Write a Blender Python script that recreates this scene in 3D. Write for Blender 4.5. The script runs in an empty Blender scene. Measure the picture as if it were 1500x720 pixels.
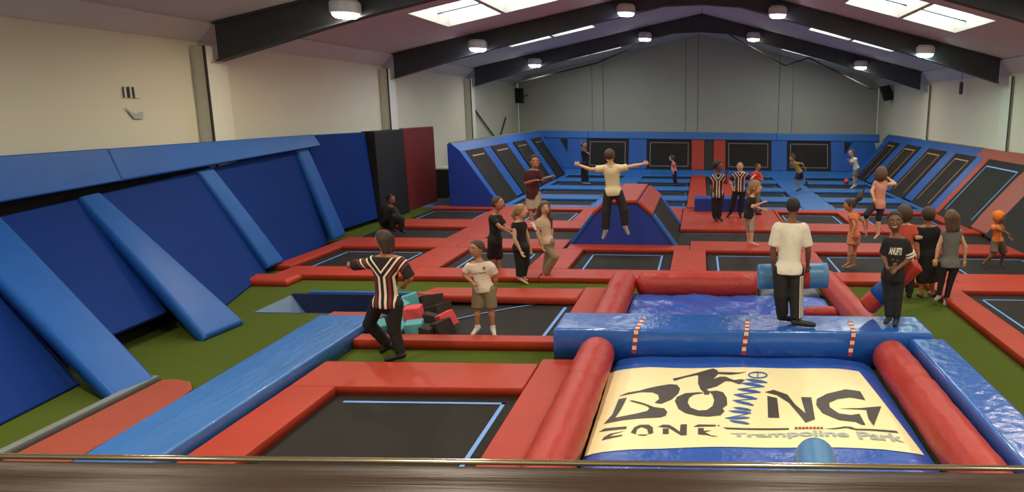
import bpy, bmesh, math, random
import numpy as np
from mathutils import Vector, Matrix
from mathutils.bvhtree import BVHTree
random.seed(7); np.random.seed(7)
R = math.radians
SC = bpy.context.scene
COL = SC.collection

# ------------------------------------------------------------------ camera
F, CX, CY, CAMH = 1050.0, 1024.0, 360.0, 3.4
PIT, ROLL = R(10.9), R(0.7)
cd = bpy.data.cameras.new('camera'); cam = bpy.data.objects.new('camera', cd); COL.objects.link(cam)
cd.sensor_width = 36; cd.sensor_fit = 'HORIZONTAL'; cd.lens = F / 1500 * 36
cd.shift_x = -(CX - 750) / 1500; cd.clip_start = .05; cd.clip_end = 200
cam.matrix_world = Matrix.Translation((0, 0, CAMH)) @ Matrix.Rotation(R(90) - PIT, 4, 'X') @ Matrix.Rotation(ROLL, 4, 'Z')
SC.camera = cam

# ------------------------------------------------------------------ world, exposure
w = bpy.data.worlds.new('world'); SC.world = w; w.use_nodes = True
w.node_tree.nodes['Background'].inputs[0].default_value = (.75, .85, 1, 1)
w.node_tree.nodes['Background'].inputs[1].default_value = .6
SC.view_settings.view_transform = 'Standard'; SC.view_settings.look = 'None'
SC.view_settings.gamma = 1; SC.view_settings.use_curve_mapping = False
SC.view_settings.exposure = -0.22
LAMP_W = 95.0        # watts of each high bay lamp
SKY_E = 5.0           # emission of the backlit rooflight panes

# ------------------------------------------------------------------ pixel rays (photo is 1500 x 720)
def ray(px, py):
    u = (px - CX) / F; v = -(py - CY) / F
    c, s = math.cos(ROLL), math.sin(ROLL); a = u * c - v * s; b = u * s + v * c
    cp, sp = math.cos(PIT), math.sin(PIT)
    return np.array([a, cp + b * sp, -sp + b * cp])
O = np.array([0, 0, CAMH])
def onz(p, z=0.0): d = ray(*p); return O + d * ((z - CAMH) / d[2])
def onx(p, x): d = ray(*p); return O + d * (x / d[0])
def ony(p, y): d = ray(*p); return O + d * (y / d[1])

# ------------------------------------------------------------------ materials
def lin(c): c /= 255; return c / 12.92 if c <= .04045 else ((c + .055) / 1.055) ** 2.4
def rgb(r, g, b): return (lin(r), lin(g), lin(b), 1)
MATS = {}
def mat(name, col, rough=.5, var=.12, vscale=3.0, bump=0.0, bscale=20.0, stretch=(1, 1, 1), metal=0.0, emit=0.0, coat=0.0, spec=.5, sheen=0.0):
    if name in MATS: return MATS[name]
    m = bpy.data.materials.new(name); m.use_nodes = True; nt = m.node_tree; N = nt.nodes; L = nt.links
    b = N['Principled BSDF']; b.inputs['Roughness'].default_value = rough; b.inputs['Metallic'].default_value = metal
    b.inputs['Coat Weight'].default_value = coat; b.inputs['Specular IOR Level'].default_value = spec
    if sheen: b.inputs['Sheen Weight'].default_value = sheen
    tc = N.new('ShaderNodeTexCoord'); mp = N.new('ShaderNodeMapping'); mp.inputs['Scale'].default_value = stretch
    L.new(tc.outputs['Object'], mp.inputs['Vector'])
    nz = N.new('ShaderNodeTexNoise'); nz.inputs['Scale'].default_value = vscale; nz.inputs['Detail'].default_value = 4
    L.new(mp.outputs[0], nz.inputs['Vector'])
    mx = N.new('ShaderNodeMix'); mx.data_type = 'RGBA'
    c0 = tuple(x * (1 - var) for x in col[:3]) + (1,); c1 = tuple(min(1, x * (1 + var)) for x in col[:3]) + (1,)
    mx.inputs[6].default_value = c0; mx.inputs[7].default_value = c1
    L.new(nz.outputs['Fac'], mx.inputs[0]); L.new(mx.outputs[2], b.inputs['Base Color'])
    if bump:
        n2 = N.new('ShaderNodeTexNoise'); n2.inputs['Scale'].default_value = bscale; n2.inputs['Detail'].default_value = 3
        L.new(mp.outputs[0], n2.inputs['Vector'])
        bp = N.new('ShaderNodeBump'); bp.inputs['Strength'].default_value = bump; bp.inputs['Distance'].default_value = .02
        L.new(n2.outputs['Fac'], bp.inputs['Height']); L.new(bp.outputs[0], b.inputs['Normal'])
    if emit:
        b.inputs['Emission Color'].default_value = col; b.inputs['Emission Strength'].default_value = emit
    MATS[name] = m; return m

M = dict(
 red=mat('red_vinyl', rgb(172, 58, 38), .5, .14, 1.7, .25, 6, spec=.3),
 redshiny=mat('red_inflatable', rgb(172, 46, 32), .44, .14, 2.5, .9, 7, (1, .6, 1)),
 redend=mat('red_terracotta_vinyl', rgb(156, 70, 50), .55, .12, 2, .35, 5),
 blue=mat('blue_vinyl', rgb(40, 102, 172), .44, .1, 1.5, .2, 6),
 blueshiny=mat('blue_shiny_vinyl', rgb(40, 98, 184), .22, .1, 2.0, .8, 6, coat=.4),
 bluelong=mat('blue_creased_vinyl', rgb(54, 110, 180), .36, .14, 3.0, .8, 7, (1.5, .5, 1), coat=.2),
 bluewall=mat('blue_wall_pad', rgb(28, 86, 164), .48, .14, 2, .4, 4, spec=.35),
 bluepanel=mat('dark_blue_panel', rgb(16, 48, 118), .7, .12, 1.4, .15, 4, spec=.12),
 bluebag=mat('blue_airbag', rgb(48, 88, 178), .28, .14, 2.2, 1.0, 5.5),
 bluebox=mat('royal_blue_board', rgb(26, 54, 142), .5, .08, 1.2),
 navy=mat('navy_pit_pad', rgb(26, 36, 78), .55, .15, 2),
 turf=mat('green_turf', rgb(84, 98, 36), .95, .3, 40, .6, 260, spec=.1),
 mat=mat('black_trampoline_mesh', rgb(39, 35, 31), .7, .4, 2.2, .12, 500, (1, .35, 1), spec=.2),
 line=mat('pale_blue_stitching', rgb(112, 160, 228), .5, .05),
 lineo=mat('orange_stitching', rgb(196, 140, 96), .5, .05),
 linep=mat('mauve_stitching', rgb(120, 104, 120), .5, .05),
 dark=mat('black_void', rgb(20, 18, 18), .8, .2),
 wall=mat('painted_wall', rgb(214, 210, 190), .8, .05, .6, .04, 30),
 wallb=mat('painted_end_wall', rgb(190, 189, 177), .8, .06, .5, .04, 30),
 ceil=mat('ceiling_board', rgb(206, 205, 208), .85, .06, .5),
 steel=mat('dark_grey_steel', rgb(56, 58, 66), .55, .15, 2),
 colm=mat('column_casing', rgb(214, 213, 200), .7, .06),
 rail=mat('brown_metal_rail', rgb(78, 60, 50), .4, .3, 3, .1, 8, (.6, 30, 30), metal=.15),
 railhi=mat('rail_highlight', rgb(206, 190, 170), .18, .1, 3, metal=.9),  # pale metal that stands for the highlight on the handrail
 cream=mat('cream_ledge', rgb(200, 190, 120), .7, .08),
 grey=mat('grey_metal_edge', rgb(150, 156, 152), .4, .12, 3, metal=.4),
 black=mat('black_paint', rgb(24, 22, 24), .6, .15),
 maroon=mat('maroon_board', rgb(112, 30, 32), .55, .15),
 floormat=mat('pale_blue_floor_mat', rgb(96, 120, 150), .6, .1),
 banner=mat('cream_banner', rgb(246, 232, 178), .42, .05, 1.5, .5, 3.2),
 ink=mat('banner_black_print', rgb(70, 62, 56), .5, .2, 6),
 inkblue=mat('banner_blue_print', rgb(52, 94, 168), .5, .1),
 inkgrey=mat('banner_grey_print', rgb(166, 176, 176), .5, .05),
 inkred=mat('banner_red_print', rgb(160, 48, 44), .5, .05),
 tapew=mat('white_tape', rgb(232, 212, 190), .5, .05), taper=mat('red_tape', rgb(176, 48, 40), .5, .05),
 teal=mat('teal_foam', rgb(92, 164, 170), .85, .1, 8), foamred=mat('red_foam', rgb(222, 78, 82), .85, .1, 8),
 foamblk=mat('black_foam', rgb(48, 40, 38), .9, .2, 8), foamor=mat('orange_foam', rgb(206, 96, 66), .85, .1, 8),
 rollblue=mat('dusty_blue_vinyl', rgb(74, 128, 180), .4, .08, 3, .15, 8),
 greyfab=mat('grey_crumpled_sheet', rgb(96, 104, 110), .6, .2, 5, .8, 9),
 lampbody=mat('lamp_housing', rgb(200, 200, 206), .4, .05),
 paper=mat('pale_torn_paper', rgb(170, 178, 178), .8, .1), gap=mat('dark_joint', rgb(40, 36, 34), .8, .1),
 tablet=mat('tablet_case', rgb(70, 74, 90), .4, .1), yellowtrim=mat('yellow_edge', rgb(150, 140, 60), .6, .1),
 redball=mat('red_ball', rgb(226, 58, 70), .4, .08), eyew=mat('eye_white', rgb(230, 225, 215), .4, .02), eyed=mat('eye_iris', rgb(34, 24, 20), .3, .02),
 lip=mat('lips', rgb(150, 80, 72), .5, .05), brow=mat('brow_hair', rgb(44, 30, 24), .8, .05), teeth=mat('teeth', rgb(235, 230, 220), .4, .02),
)

# ------------------------------------------------------------------ object helpers
def tag(o, label=None, cat=None, group=None, kind=None):
    if label: o['label'] = label
    if cat: o['category'] = cat
    if group: o['group'] = group
    if kind: o['kind'] = kind
    return o
def thing(name, loc, label=None, cat=None, group=None, kind=None):
    o = bpy.data.objects.new(name, None); COL.objects.link(o); o.location = Vector(loc); o.empty_display_size = .1
    return tag(o, label, cat, group, kind)
def wloc(o):
    v = Vector((0, 0, 0))
    while o: v += o.location; o = o.parent
    return v
def obj(name, verts, faces, m, parent=None, origin=None, smooth=False, label=None, cat=None, group=None, kind=None):
    V = np.asarray([tuple(v) for v in verts], float)
    if origin is None: origin = (wloc(parent) if parent else Vector(((V[:, 0].min() + V[:, 0].max()) / 2, (V[:, 1].min() + V[:, 1].max()) / 2, V[:, 2].min())))
    og = np.array(origin[:])
    me = bpy.data.meshes.new(name); me.from_pydata((V - og).tolist(), [], [tuple(f) for f in faces]); me.update()
    if smooth: me.polygons.foreach_set('use_smooth', [True] * len(me.polygons))
    me.materials.append(M[m] if isinstance(m, str) else m)
    o = bpy.data.objects.new(name, me); COL.objects.link(o)
    if parent: o.parent = parent; o.location = Vector(origin) - wloc(parent)
    else: o.location = Vector(origin)
    return tag(o, label, cat, group, kind)
BF = [(0, 3, 2, 1), (4, 5, 6, 7), (0, 1, 5, 4), (1, 2, 6, 5), (2, 3, 7, 6), (3, 0, 4, 7)]
def box(x0, x1, y0, y1, z0, z1):
    return [(x0, y0, z0), (x1, y0, z0), (x1, y1, z0), (x0, y1, z0), (x0, y0, z1), (x1, y0, z1), (x1, y1, z1), (x0, y1, z1)], BF
def join(*parts):
    V = []; Fc = []
    for v, f in parts:
        n = len(V); V += [tuple(p) for p in v]; Fc += [tuple(i + n for i in q) for q in f]
    return V, Fc
def slab(quad, th, bev=.0, nu=1, nv=1, puff=0.0):
    """thick quad: corners counter-clockwise seen from its face; thickness goes behind the face; puff domes the face"""
    q = [np.array(p, float) for p in quad]; n = np.cross(q[1] - q[0], q[3] - q[0]); n /= np.linalg.norm(n)
    lu = np.linalg.norm(q[1] - q[0]); lv = np.linalg.norm(q[3] - q[0])
    def par(L, k):
        if not bev: return list(np.linspace(0, 1, k + 1))
        e = min(.45, bev / L); return [0, e * .3] + [e] + list(np.linspace(min(.48, e * 1.35), 1 - min(.48, e * 1.35), k + 1)) + [1 - e] + [1 - e * .3, 1]
    U = par(lu, nu); W = par(lv, nv); V = []; Fc = []
    for j, v in enumerate(W):
        for i, u in enumerate(U):
            p = (q[0] * (1 - u) + q[1] * u) * (1 - v) + (q[3] * (1 - u) + q[2] * u) * v
            d = 0
            if bev:
                du = min(u, 1 - u) * lu; dv = min(v, 1 - v) * lv
                for dd in (du, dv):
                    if dd < bev: t = 1 - dd / bev; d -= bev * (1 - math.sqrt(max(0, 1 - t * t)))
                d = max(d, -bev)
            if puff: d += puff * (4 * u * (1 - u)) ** .6 * (4 * v * (1 - v)) ** .6
            V.append(p + n * d)
    a, b = len(U), len(W)
    for j in range(b - 1):
        for i in range(a - 1): Fc.append((j * a + i, j * a + i + 1, (j + 1) * a + i + 1, (j + 1) * a + i))
    loop = [i for i in range(a)] + [j * a + a - 1 for j in range(1, b)] + [(b - 1) * a + i for i in range(a - 2, -1, -1)] + [j * a for j in range(b - 2, 0, -1)]
    base = len(V)
    for k in loop:
        j, i = divmod(k, a); u, v = U[i], W[j]
        p = (q[0] * (1 - u) + q[1] * u) * (1 - v) + (q[3] * (1 - u) + q[2] * u) * v
        V.append(p - n * th)
    m = len(loop)
    for i in range(m): Fc.append((loop[i], base + i, base + (i + 1) % m, loop[(i + 1) % m]))
    Fc.append(tuple(base + i for i in range(m - 1, -1, -1)))
    return V, Fc
def tube(pts, rad, seg=12, cap=True):
    P = [np.array(p, float) for p in pts]; n = len(P); rr = rad if hasattr(rad, '__len__') else [rad] * n
    V = []; Fc = []; up = None
    for i in range(n):
        t = P[min(i + 1, n - 1)] - P[max(i - 1, 0)]; t /= (np.linalg.norm(t) + 1e-9)
        if up is None: up = np.array([0, 0, 1.]) if abs(t[2]) < .9 else np.array([0, 1., 0])
        x = np.cross(up, t); x /= (np.linalg.norm(x) + 1e-9); y = np.cross(t, x); up = y
        for k in range(seg):
            a = 2 * math.pi * k / seg; V.append(P[i] + rr[i] * (math.cos(a) * x + math.sin(a) * y))
    for i in range(n - 1):
        for k in range(seg): Fc.append((i * seg + k, i * seg + (k + 1) % seg, (i + 1) * seg + (k + 1) % seg, (i + 1) * seg + k))
    if cap: Fc.append(tuple(range(seg - 1, -1, -1))); Fc.append(tuple((n - 1) * seg + k for k in range(seg)))
    return V, Fc
def sphere(c, r, seg=12, rings=8):
    r = r if hasattr(r, '__len__') else (r, r, r); V = []; Fc = []
    for i in range(rings + 1):
        th = math.pi * i / rings
        for k in range(seg):
            a = 2 * math.pi * k / seg; V.append((c[0] + r[0] * math.sin(th) * math.cos(a), c[1] + r[1] * math.sin(th) * math.sin(a), c[2] + r[2] * math.cos(th)))
    for i in range(rings):
        for k in range(seg): Fc.append((i * seg + k, (i + 1) * seg + k, (i + 1) * seg + (k + 1) % seg, i * seg + (k + 1) % seg))
    return V, Fc
def roundtube(pts, r, seg=20, wob=0.0, endr=.8):
    """inflatable: tube with domed ends and soft creases"""
    P = [np.array(p, float) for p in pts]; a, b = P[0], P[-1]; L = np.linalg.norm(b - a); d = (b - a) / L
    n = max(12, int(L / .09)); Q = []; rr = []
    for i in range(6): t = math.pi / 2 * i / 6; Q.append(a + d * (r * endr * (1 - math.cos(t)))); rr.append(max(.02, r * math.sin(t)))
    for i in range(n + 1):
        s = r * endr + (L - 2 * r * endr) * i / n; Q.append(a + d * s)
        rr.append(r * (1 + wob * (math.sin(s * 7.3) * .4 + math.sin(s * 17.1 + 1) * .35 - (.9 if abs((s % 1.25) - .62) < .05 else 0))))
    for i in range(5, -1, -1): t = math.pi / 2 * i / 6; Q.append(b - d * (r * endr * (1 - math.cos(t)))); rr.append(max(.02, r * math.sin(t)))
    return tube(Q, rr, seg)
def ngon(pts, th=.004, z=None):
    """flat polygon lying level with a small thickness; triangulated"""
    bm = bmesh.new(); vs = [bm.verts.new(tuple(p)) for p in pts]; f = bm.faces.new(vs); f.normal_update()
    if f.normal.z < 0: f.normal_flip()
    bmesh.ops.triangulate(bm, faces=[f]); bm.verts.index_update()
    V = [v.co.copy() for v in bm.verts]; Fc = [tuple(v.index for v in f.verts) for f in bm.faces]; bm.free()
    return V, Fc
def mean(ps): return np.mean([np.array(p, float) for p in ps], axis=0)

# ================================================================== SETTING
WL, WR, YB, YF = -10.2, 9.9, 40.8, -5.0
FZ = -0.12
def roofz(x): return 7.33 - abs(x) * .24
# floor, with the foam pit left open
PX0, PX1, PY0, PY1 = -7.6, -5.1, 11.75, 13.02
fl = thing('floor', (0, 17, FZ - .1), kind='structure')
for i, (a, b, c, d) in enumerate([(WL, WR, YF, PY0), (WL, PX0, PY0, PY1), (PX1, WR, PY0, PY1), (WL, WR, PY1, YB)]):
    obj('turf', *box(a, b, c, d, FZ - .1, FZ), 'turf', fl)
# walls
FR = [-1.8, 6.6, 15.0, 23.5, 31.8]
def wall_side(name, X, out, m):
    s = -1 if X < 0 else 1
    wl = obj(name, *box(min(X + s * .06, X + s * .3), max(X + s * .06, X + s * .3), YF, YB, FZ, 5.3), 'gap', kind='structure')
    ys = [YF] + FR + [YB]
    for a, b in zip(ys[:-1], ys[1:]):
        obj('panel', *box(min(X, X + s * .06), max(X, X + s * .06), a + .01, b - .01, FZ, 4.62), m, wl)
        # sloped haunch board between wall head and roof
        x0, x1 = X, X - s * .35; z1 = roofz(x1)
        obj('eave_board', *slab([(x0, a + .01, 4.62), (x0, b - .01, 4.62), (x1, b - .01, z1), (x1, a + .01, z1)] if s > 0 else [(x0, b - .01, 4.62), (x0, a + .01, 4.62), (x1, a + .01, z1), (x1, b - .01, z1)], .04), 'ceil', wl)
    return wl
wall_left = wall_side('wall_left', WL, -1, 'wall'); wall_right = wall_side('wall_right', WR, 1, 'wall')
wb = obj('wall_back', *box(WL, WR, YB + .06, YB + .3, FZ, 7.4), 'gap', kind='structure')
xs = [WL, -6.06, -5.44, -.85, -.17, 4.35, 5.11, WR]
for i, (a, b) in enumerate(zip(xs[:-1], xs[1:])):
    y = YB if i % 2 == 0 else YB - .03
    px = sorted({a + .012, b - .012} | ({0.0} if a < 0 < b else set()))
    V = [(x, y, FZ) for x in px] + [(x, y, roofz(x)) for x in px[::-1]]
    V2 = [(x, YB + .06, z) for x, _, z in V]; n = len(V)
    obj('panel', V + V2, [tuple(range(n))] + [(i, i + n, (i + 1) % n + n, (i + 1) % n) for i in range(n)], 'wallb', wb)
obj('wall_front', *box(WL, WR, YF - .3, YF, FZ, 7.4), 'wall', kind='structure')
# ceiling boards with rooflight openings
SKY = [(10.2, 13.0), (18.4, 21.3), (25.4, 28.3), (34.6, 37.6)]
SX = [4.05, 5.6, 5.7, 7.25]
ce = thing('ceiling', (0, 17, 4.8), kind='structure')
yb = sorted(set([YF, 2.2] + FR + [v for s in SKY for v in s] + [YB]))
for s in (-1, 1):
    W = abs(WL) if s < 0 else WR
    for y0, y1 in zip(yb[:-1], yb[1:]):
        sky = any(abs(y0 - a) < .01 for a, b in SKY)
        segs = [(0, SX[0]), (SX[1], SX[2]), (SX[3], W)] if sky else [(0, SX[0]), (SX[0], SX[3]), (SX[3], W)]
        for a, b in segs:
            a2, b2 = a + .006, b - .006
            if s > 0: q = [(b2, y0 + .006, roofz(b2)), (a2, y0 + .006, roofz(a2)), (a2, y1 - .006, roofz(a2)), (b2, y1 - .006, roofz(b2))]
            else: q = [(-a2, y0 + .006, roofz(a2)), (-b2, y0 + .006, roofz(b2)), (-b2, y1 - .006, roofz(b2)), (-a2, y1 - .006, roofz(a2))]
            obj('ceiling_board', *slab(q, .05), 'ceil', ce)
    a, b = 0, W + .3
    q = [(s * b, YF, roofz(b) + .5), (0, YF, 7.83), (0, YB + .3, 7.83), (s * b, YB + .3, roofz(b) + .5)]
    obj('roof_sheet', *slab(q if s > 0 else q[::-1], .04), 'gap', ce)
skym = mat('rooflight_pane', (.93, 1.0, .96, 1), .4, .04, 2, emit=SKY_E)
M['pane'] = skym; M['reveal'] = mat('rooflight_reveal', rgb(206, 204, 196), .7, .04)
k = 0
for (y0, y1) in SKY:
    for s in (-1, 1):
        for (a, b) in ((SX[0], SX[1]), (SX[2], SX[3])):
            k += 1; h = .34
            wn = thing('window_%d' % k, (s * (a + b) / 2, (y0 + y1) / 2, roofz((a + b) / 2)), kind='structure')
            xa, xb = s * a, s * b
            for x in (xa, xb):
                V, Fc = box(x - .012, x + .012, y0, y1, roofz(x), roofz(x) + h); obj('reveal', V, Fc, 'reveal', wn)
            for y in (y0, y1):
                V = [(xa, y - .012, roofz(xa)), (xb, y - .012, roofz(xb)), (xb, y + .012, roofz(xb)), (xa, y + .012, roofz(xa)), (xa, y - .012, roofz(xa) + h), (xb, y - .012, roofz(xb) + h), (xb, y + .012, roofz(xb) + h), (xa, y + .012, roofz(xa) + h)]
                obj('reveal', V, Fc, 'reveal', wn)
            # corrugated translucent sheet
            nx = 36; V = []; Fc = []
            for i in range(nx + 1):
                x = xa + (xb - xa) * i / nx; z = roofz(x) + h - .03 + .012 * math.sin(i * 1.6)
                V += [(x, y0, z), (x, y1, z)]
            for i in range(nx): Fc.append((2 * i, 2 * i + 1, 2 * i + 3, 2 * i + 2))
            obj('pane', V, Fc, 'pane', wn)
            ym = y0 + (y1 - y0) * .72
            obj('glazing_bar', *slab([(xa, ym - .03, roofz(xa) + h * .7), (xb, ym - .03, roofz(xb) + h * .7), (xb, ym + .03, roofz(xb) + h * .7), (xa, ym + .03, roofz(xa) + h * .7)], .03), 'steel', wn)
# portal frames: columns and haunched rafters
for n, Y in enumerate(FR):
    tr = thing('trim_%d' % (n + 1), (0, Y, FZ), kind='structure')
    for s in (-1, 1):
        W = abs(WL) if s < 0 else WR
        if Y > 0 or True:
            x0, x1 = sorted((s * W, s * (W - (.3 if s < 0 else .08))))
            obj('column', *box(x0, x1, Y - .24, Y + .2, FZ, 4.5), 'colm', tr)
            x0, x1 = sorted((s * (W - (.285 if s < 0 else .07)), s * (W - (.305 if s < 0 else .085))))
            obj('column_joint', *box(x0, x1, Y - .3, Y - .24, FZ, 4.5), 'gap', tr)
            x0, x1 = sorted((s * W, s * (W - (.2 if s < 0 else .05))))
            obj('downpipe', *box(x0, x1, Y + .22, Y + .55, FZ, 4.45), 'colm', tr)
        # rafter web + flanges as one haunched I section
        X = [W - .42, W - 2.6, W - 3.6, 1.2, 0]
        dep = [.74, .6, .56, .5, .72]
        for part, (t, lo, hi) in dict(web=(.05, None, None), top=(.13, 0, .03), bottom=(.13, None, 0)).items():
            V = []; Fc = []
            for x, d in zip(X, dep):
                zt = roofz(x) - .02
                a, b = (zt - d, zt) if part == 'web' else ((zt - .035, zt) if part == 'top' else (zt - d - .02, zt - d + .015))
                V += [(s * x, Y - t, a), (s * x, Y + t, a), (s * x, Y + t, b), (s * x, Y - t, b)]
            for i in range(len(X) - 1):
                for j in range(4): Fc.append((4 * i + j, 4 * i + (j + 1) % 4, 4 * i + 4 + (j + 1) % 4, 4 * i + 4 + j))
            Fc += [(3, 2, 1, 0), tuple(4 * (len(X) - 1) + j for j in range(4))]
            obj(dict(web='rafter', top='rafter_flange', bottom='rafter_flange')[part], V, Fc, 'steel', tr)

# bracing rods near the end wall
for pts, lab in (([(752, 124), (757, 121), (875, 92), (985, 44)], 'thin black tie rod under the roof beside the dark wall speaker'),
                 ([(1056, 44), (1150, 96), (1186, 84)], 'thin black tie rod bent into a V below the ridge'),
                 ([(1183, 84), (1272, 128), (1280, 131)], 'thin black tie rod sloping down to the tilted speaker')):
    obj('tie_rod', *tube([ony(p, 40.72 if p in ((752, 124), (1280, 131)) else 31.97) for p in pts], .03, 6), 'black', label=lab, cat='tie rod')
for p0, p1, lab in (((695, 160), (728, 205), 'dark bracing rod leaning on the left wall beyond the red board'), ((741, 172), (731, 207), 'short dark bracing rod crossing the leaning rod on the left wall')):
    a = onx(p0, -10.13); b = onx(p1, -10.13); obj('bracing_rod', *tube([a, b], .035, 6), 'steel', label=lab, cat='bracing rod')

# ------------------------------------------------------------------ lamps
LC = {(-7.0, 15.0): (1, .87, .6), (-7.0, 23.5): (.86, .92, 1), (-2.35, 23.5): (.8, .9, 1), (2.35, 23.5): (.92, .86, 1), (7.0, 23.5): (.66, 1, .78),
      (-7.1, 31.8): (1, 1, 1), (-2.4, 31.8): (1, .98, .95), (2.2, 31.8): (1, .9, .62), (6.8, 31.8): (1, .86, .68)}
names = {(-7.0, 15.0): 'warm white high bay lamp on the beam above the wall socket', (-7.0, 23.5): 'cool white high bay lamp on the beam above the black post',
 (-2.35, 23.5): 'blue-white high bay lamp on the rafter left of the ridge', (2.35, 23.5): 'violet-white high bay lamp on the rafter right of the ridge', (7.0, 23.5): 'green-tinged high bay lamp on the rafter by the right wall',
 (-7.1, 31.8): 'white high bay lamp on the far rafter near the dark wall speaker', (-2.4, 31.8): 'small bright white lamp on the far rafter left of the ridge', (2.2, 31.8): 'yellow glowing lamp on the far rafter right of the ridge', (6.8, 31.8): 'warm lamp on the far rafter near the tilted speaker'}
for Y in (-1.8, 6.6, 15.0, 23.5, 31.8):  # row behind the viewer is unseen, added to light rail and parapet
    for x in (-7.0, -2.35, 2.35, 7.0):
        key = (x, Y)
        if Y > 30: key = min((q for q in LC if q[1] > 30), key=lambda q: abs(q[0] - x))
        c = LC.get(key, (1, .9, .72)); X, yy = key[0], Y - .32; zb = roofz(X) - .52
        lab = names.get(key, 'unseen high bay lamp on a rafter above the viewing balcony')
        t = thing('high_bay_lamp', (X, yy, zb), lab, 'lamp', 'lamps hung along the rafters' if key not in names else None)
        V, Fc = [], []
        ring = [(.26, .0), (.29, .02), (.29, .2), (.22, .27)]
        for r, z in ring:
            for i in range(16): V.append((X + r * math.cos(i * math.pi / 8), yy + r * math.sin(i * math.pi / 8), zb + z))
        for j in range(3):
            for i in range(16): Fc.append((j * 16 + i, j * 16 + (i + 1) % 16, j * 16 + 16 + (i + 1) % 16, j * 16 + 16 + i))
        Fc.append(tuple(48 + i for i in range(16)))
        obj('housing', V, Fc, 'lampbody', t, smooth=False)
        lm = mat('lamp_lens_%d_%d' % (X * 10, Y), (c[0], c[1], c[2], 1), .4, .01, emit=26)
        obj('lens', *tube([(X, yy, zb - .085), (X, yy, zb - .08), (X, yy, zb - .05), (X, yy, zb + .02)], [.16, .19, .235, .255], 16), lm, t, smooth=True)
        obj('bracket', *tube([(X, yy, zb + .27), (X, yy + .1, zb + .42), (X, yy + .3, zb + .42)], .02, 6), 'steel', t)
        ld = bpy.data.lights.new('lamp_light', 'AREA'); ld.shape = 'DISK'; ld.size = .4; ld.energy = LAMP_W * (1.75 if Y < 10 else 1.1 if Y < 20 else .85); ld.color = c; ld.spread = R(165)
        lo = bpy.data.objects.new('lamp_light', ld); COL.objects.link(lo); lo.parent = t; lo.location = (0, 0, -.12)

# ================================================================== TRAMPOLINE BEDS AND PADS
def hpad(x0, x1, y0, y1, m, label, group, cat='pad', zt=0.0, zb=FZ, name='safety_pad', bev=.013, puff=.003, parent=None):
    g = .008
    q = [(x0 + g, y0 + g, zt), (x1 - g, y0 + g, zt), (x1 - g, y1 - g, zt), (x0 + g, y1 - g, zt)]
    V, Fc = slab(q, zt - zb, bev, max(1, int((x1 - x0) / .5)), max(1, int((y1 - y0) / .5)), puff)
    return obj(name, V, Fc, m, parent, smooth=True, label=label, cat=None if parent else cat, group=group)
def lines_on(quad, inset, wd, off=.006, sides=(0, 1, 2, 3), sag=None):
    """stitched border line on a bed: quad corners, inset from its edge"""
    q = [np.array(p, float) for p in quad]; n = np.cross(q[1] - q[0], q[3] - q[0]); n /= np.linalg.norm(n)
    ul = np.linalg.norm(q[1] - q[0]); vl = np.linalg.norm(q[3] - q[0])
    def at(u, v): u /= ul; v /= vl; return (q[0] * (1 - u) + q[1] * u) * (1 - v) + (q[3] * (1 - u) + q[2] * u) * v + n * off
    i = inset; rects = [(i, ul - i, i, i + wd), (ul - i - wd, ul - i, i, vl - i), (i, ul - i, vl - i - wd, vl - i), (i, i + wd, i, vl - i)]
    return join(*[([at(a, c), at(b, c), at(b, d), at(a, d)], [(0, 1, 2, 3)]) for k, (a, b, c, d) in enumerate(rects) if k in sides])
def bed(x0, x1, y0, y1, label, group, line='line', wd=.045, inset=.24, sides=(0, 1, 2, 3), z=-.1, name='trampoline'):
    t = thing(name, ((x0 + x1) / 2, (y0 + y1) / 2, FZ), label, 'trampoline', group)
    V = []; Fc = []; n = 9
    for j in range(n):
        for i in range(n):
            u, v = i / (n - 1), j / (n - 1); V.append((x0 - .06 + (x1 - x0 + .12) * u, y0 - .06 + (y1 - y0 + .12) * v, z - .012 * (16 * u * (1 - u) * v * (1 - v))))
    for j in range(n - 1):
        for i in range(n - 1): Fc.append((j * n + i, j * n + i + 1, (j + 1) * n + i + 1, (j + 1) * n + i))
    obj('mat', V, Fc, 'mat', t, smooth=True)
    if sides: obj('border_line', *lines_on([(x0, y0, z), (x1, y0, z), (x1, y1, z), (x0, y1, z)], inset, wd, .004, sides), line, t)
    return t
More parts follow.
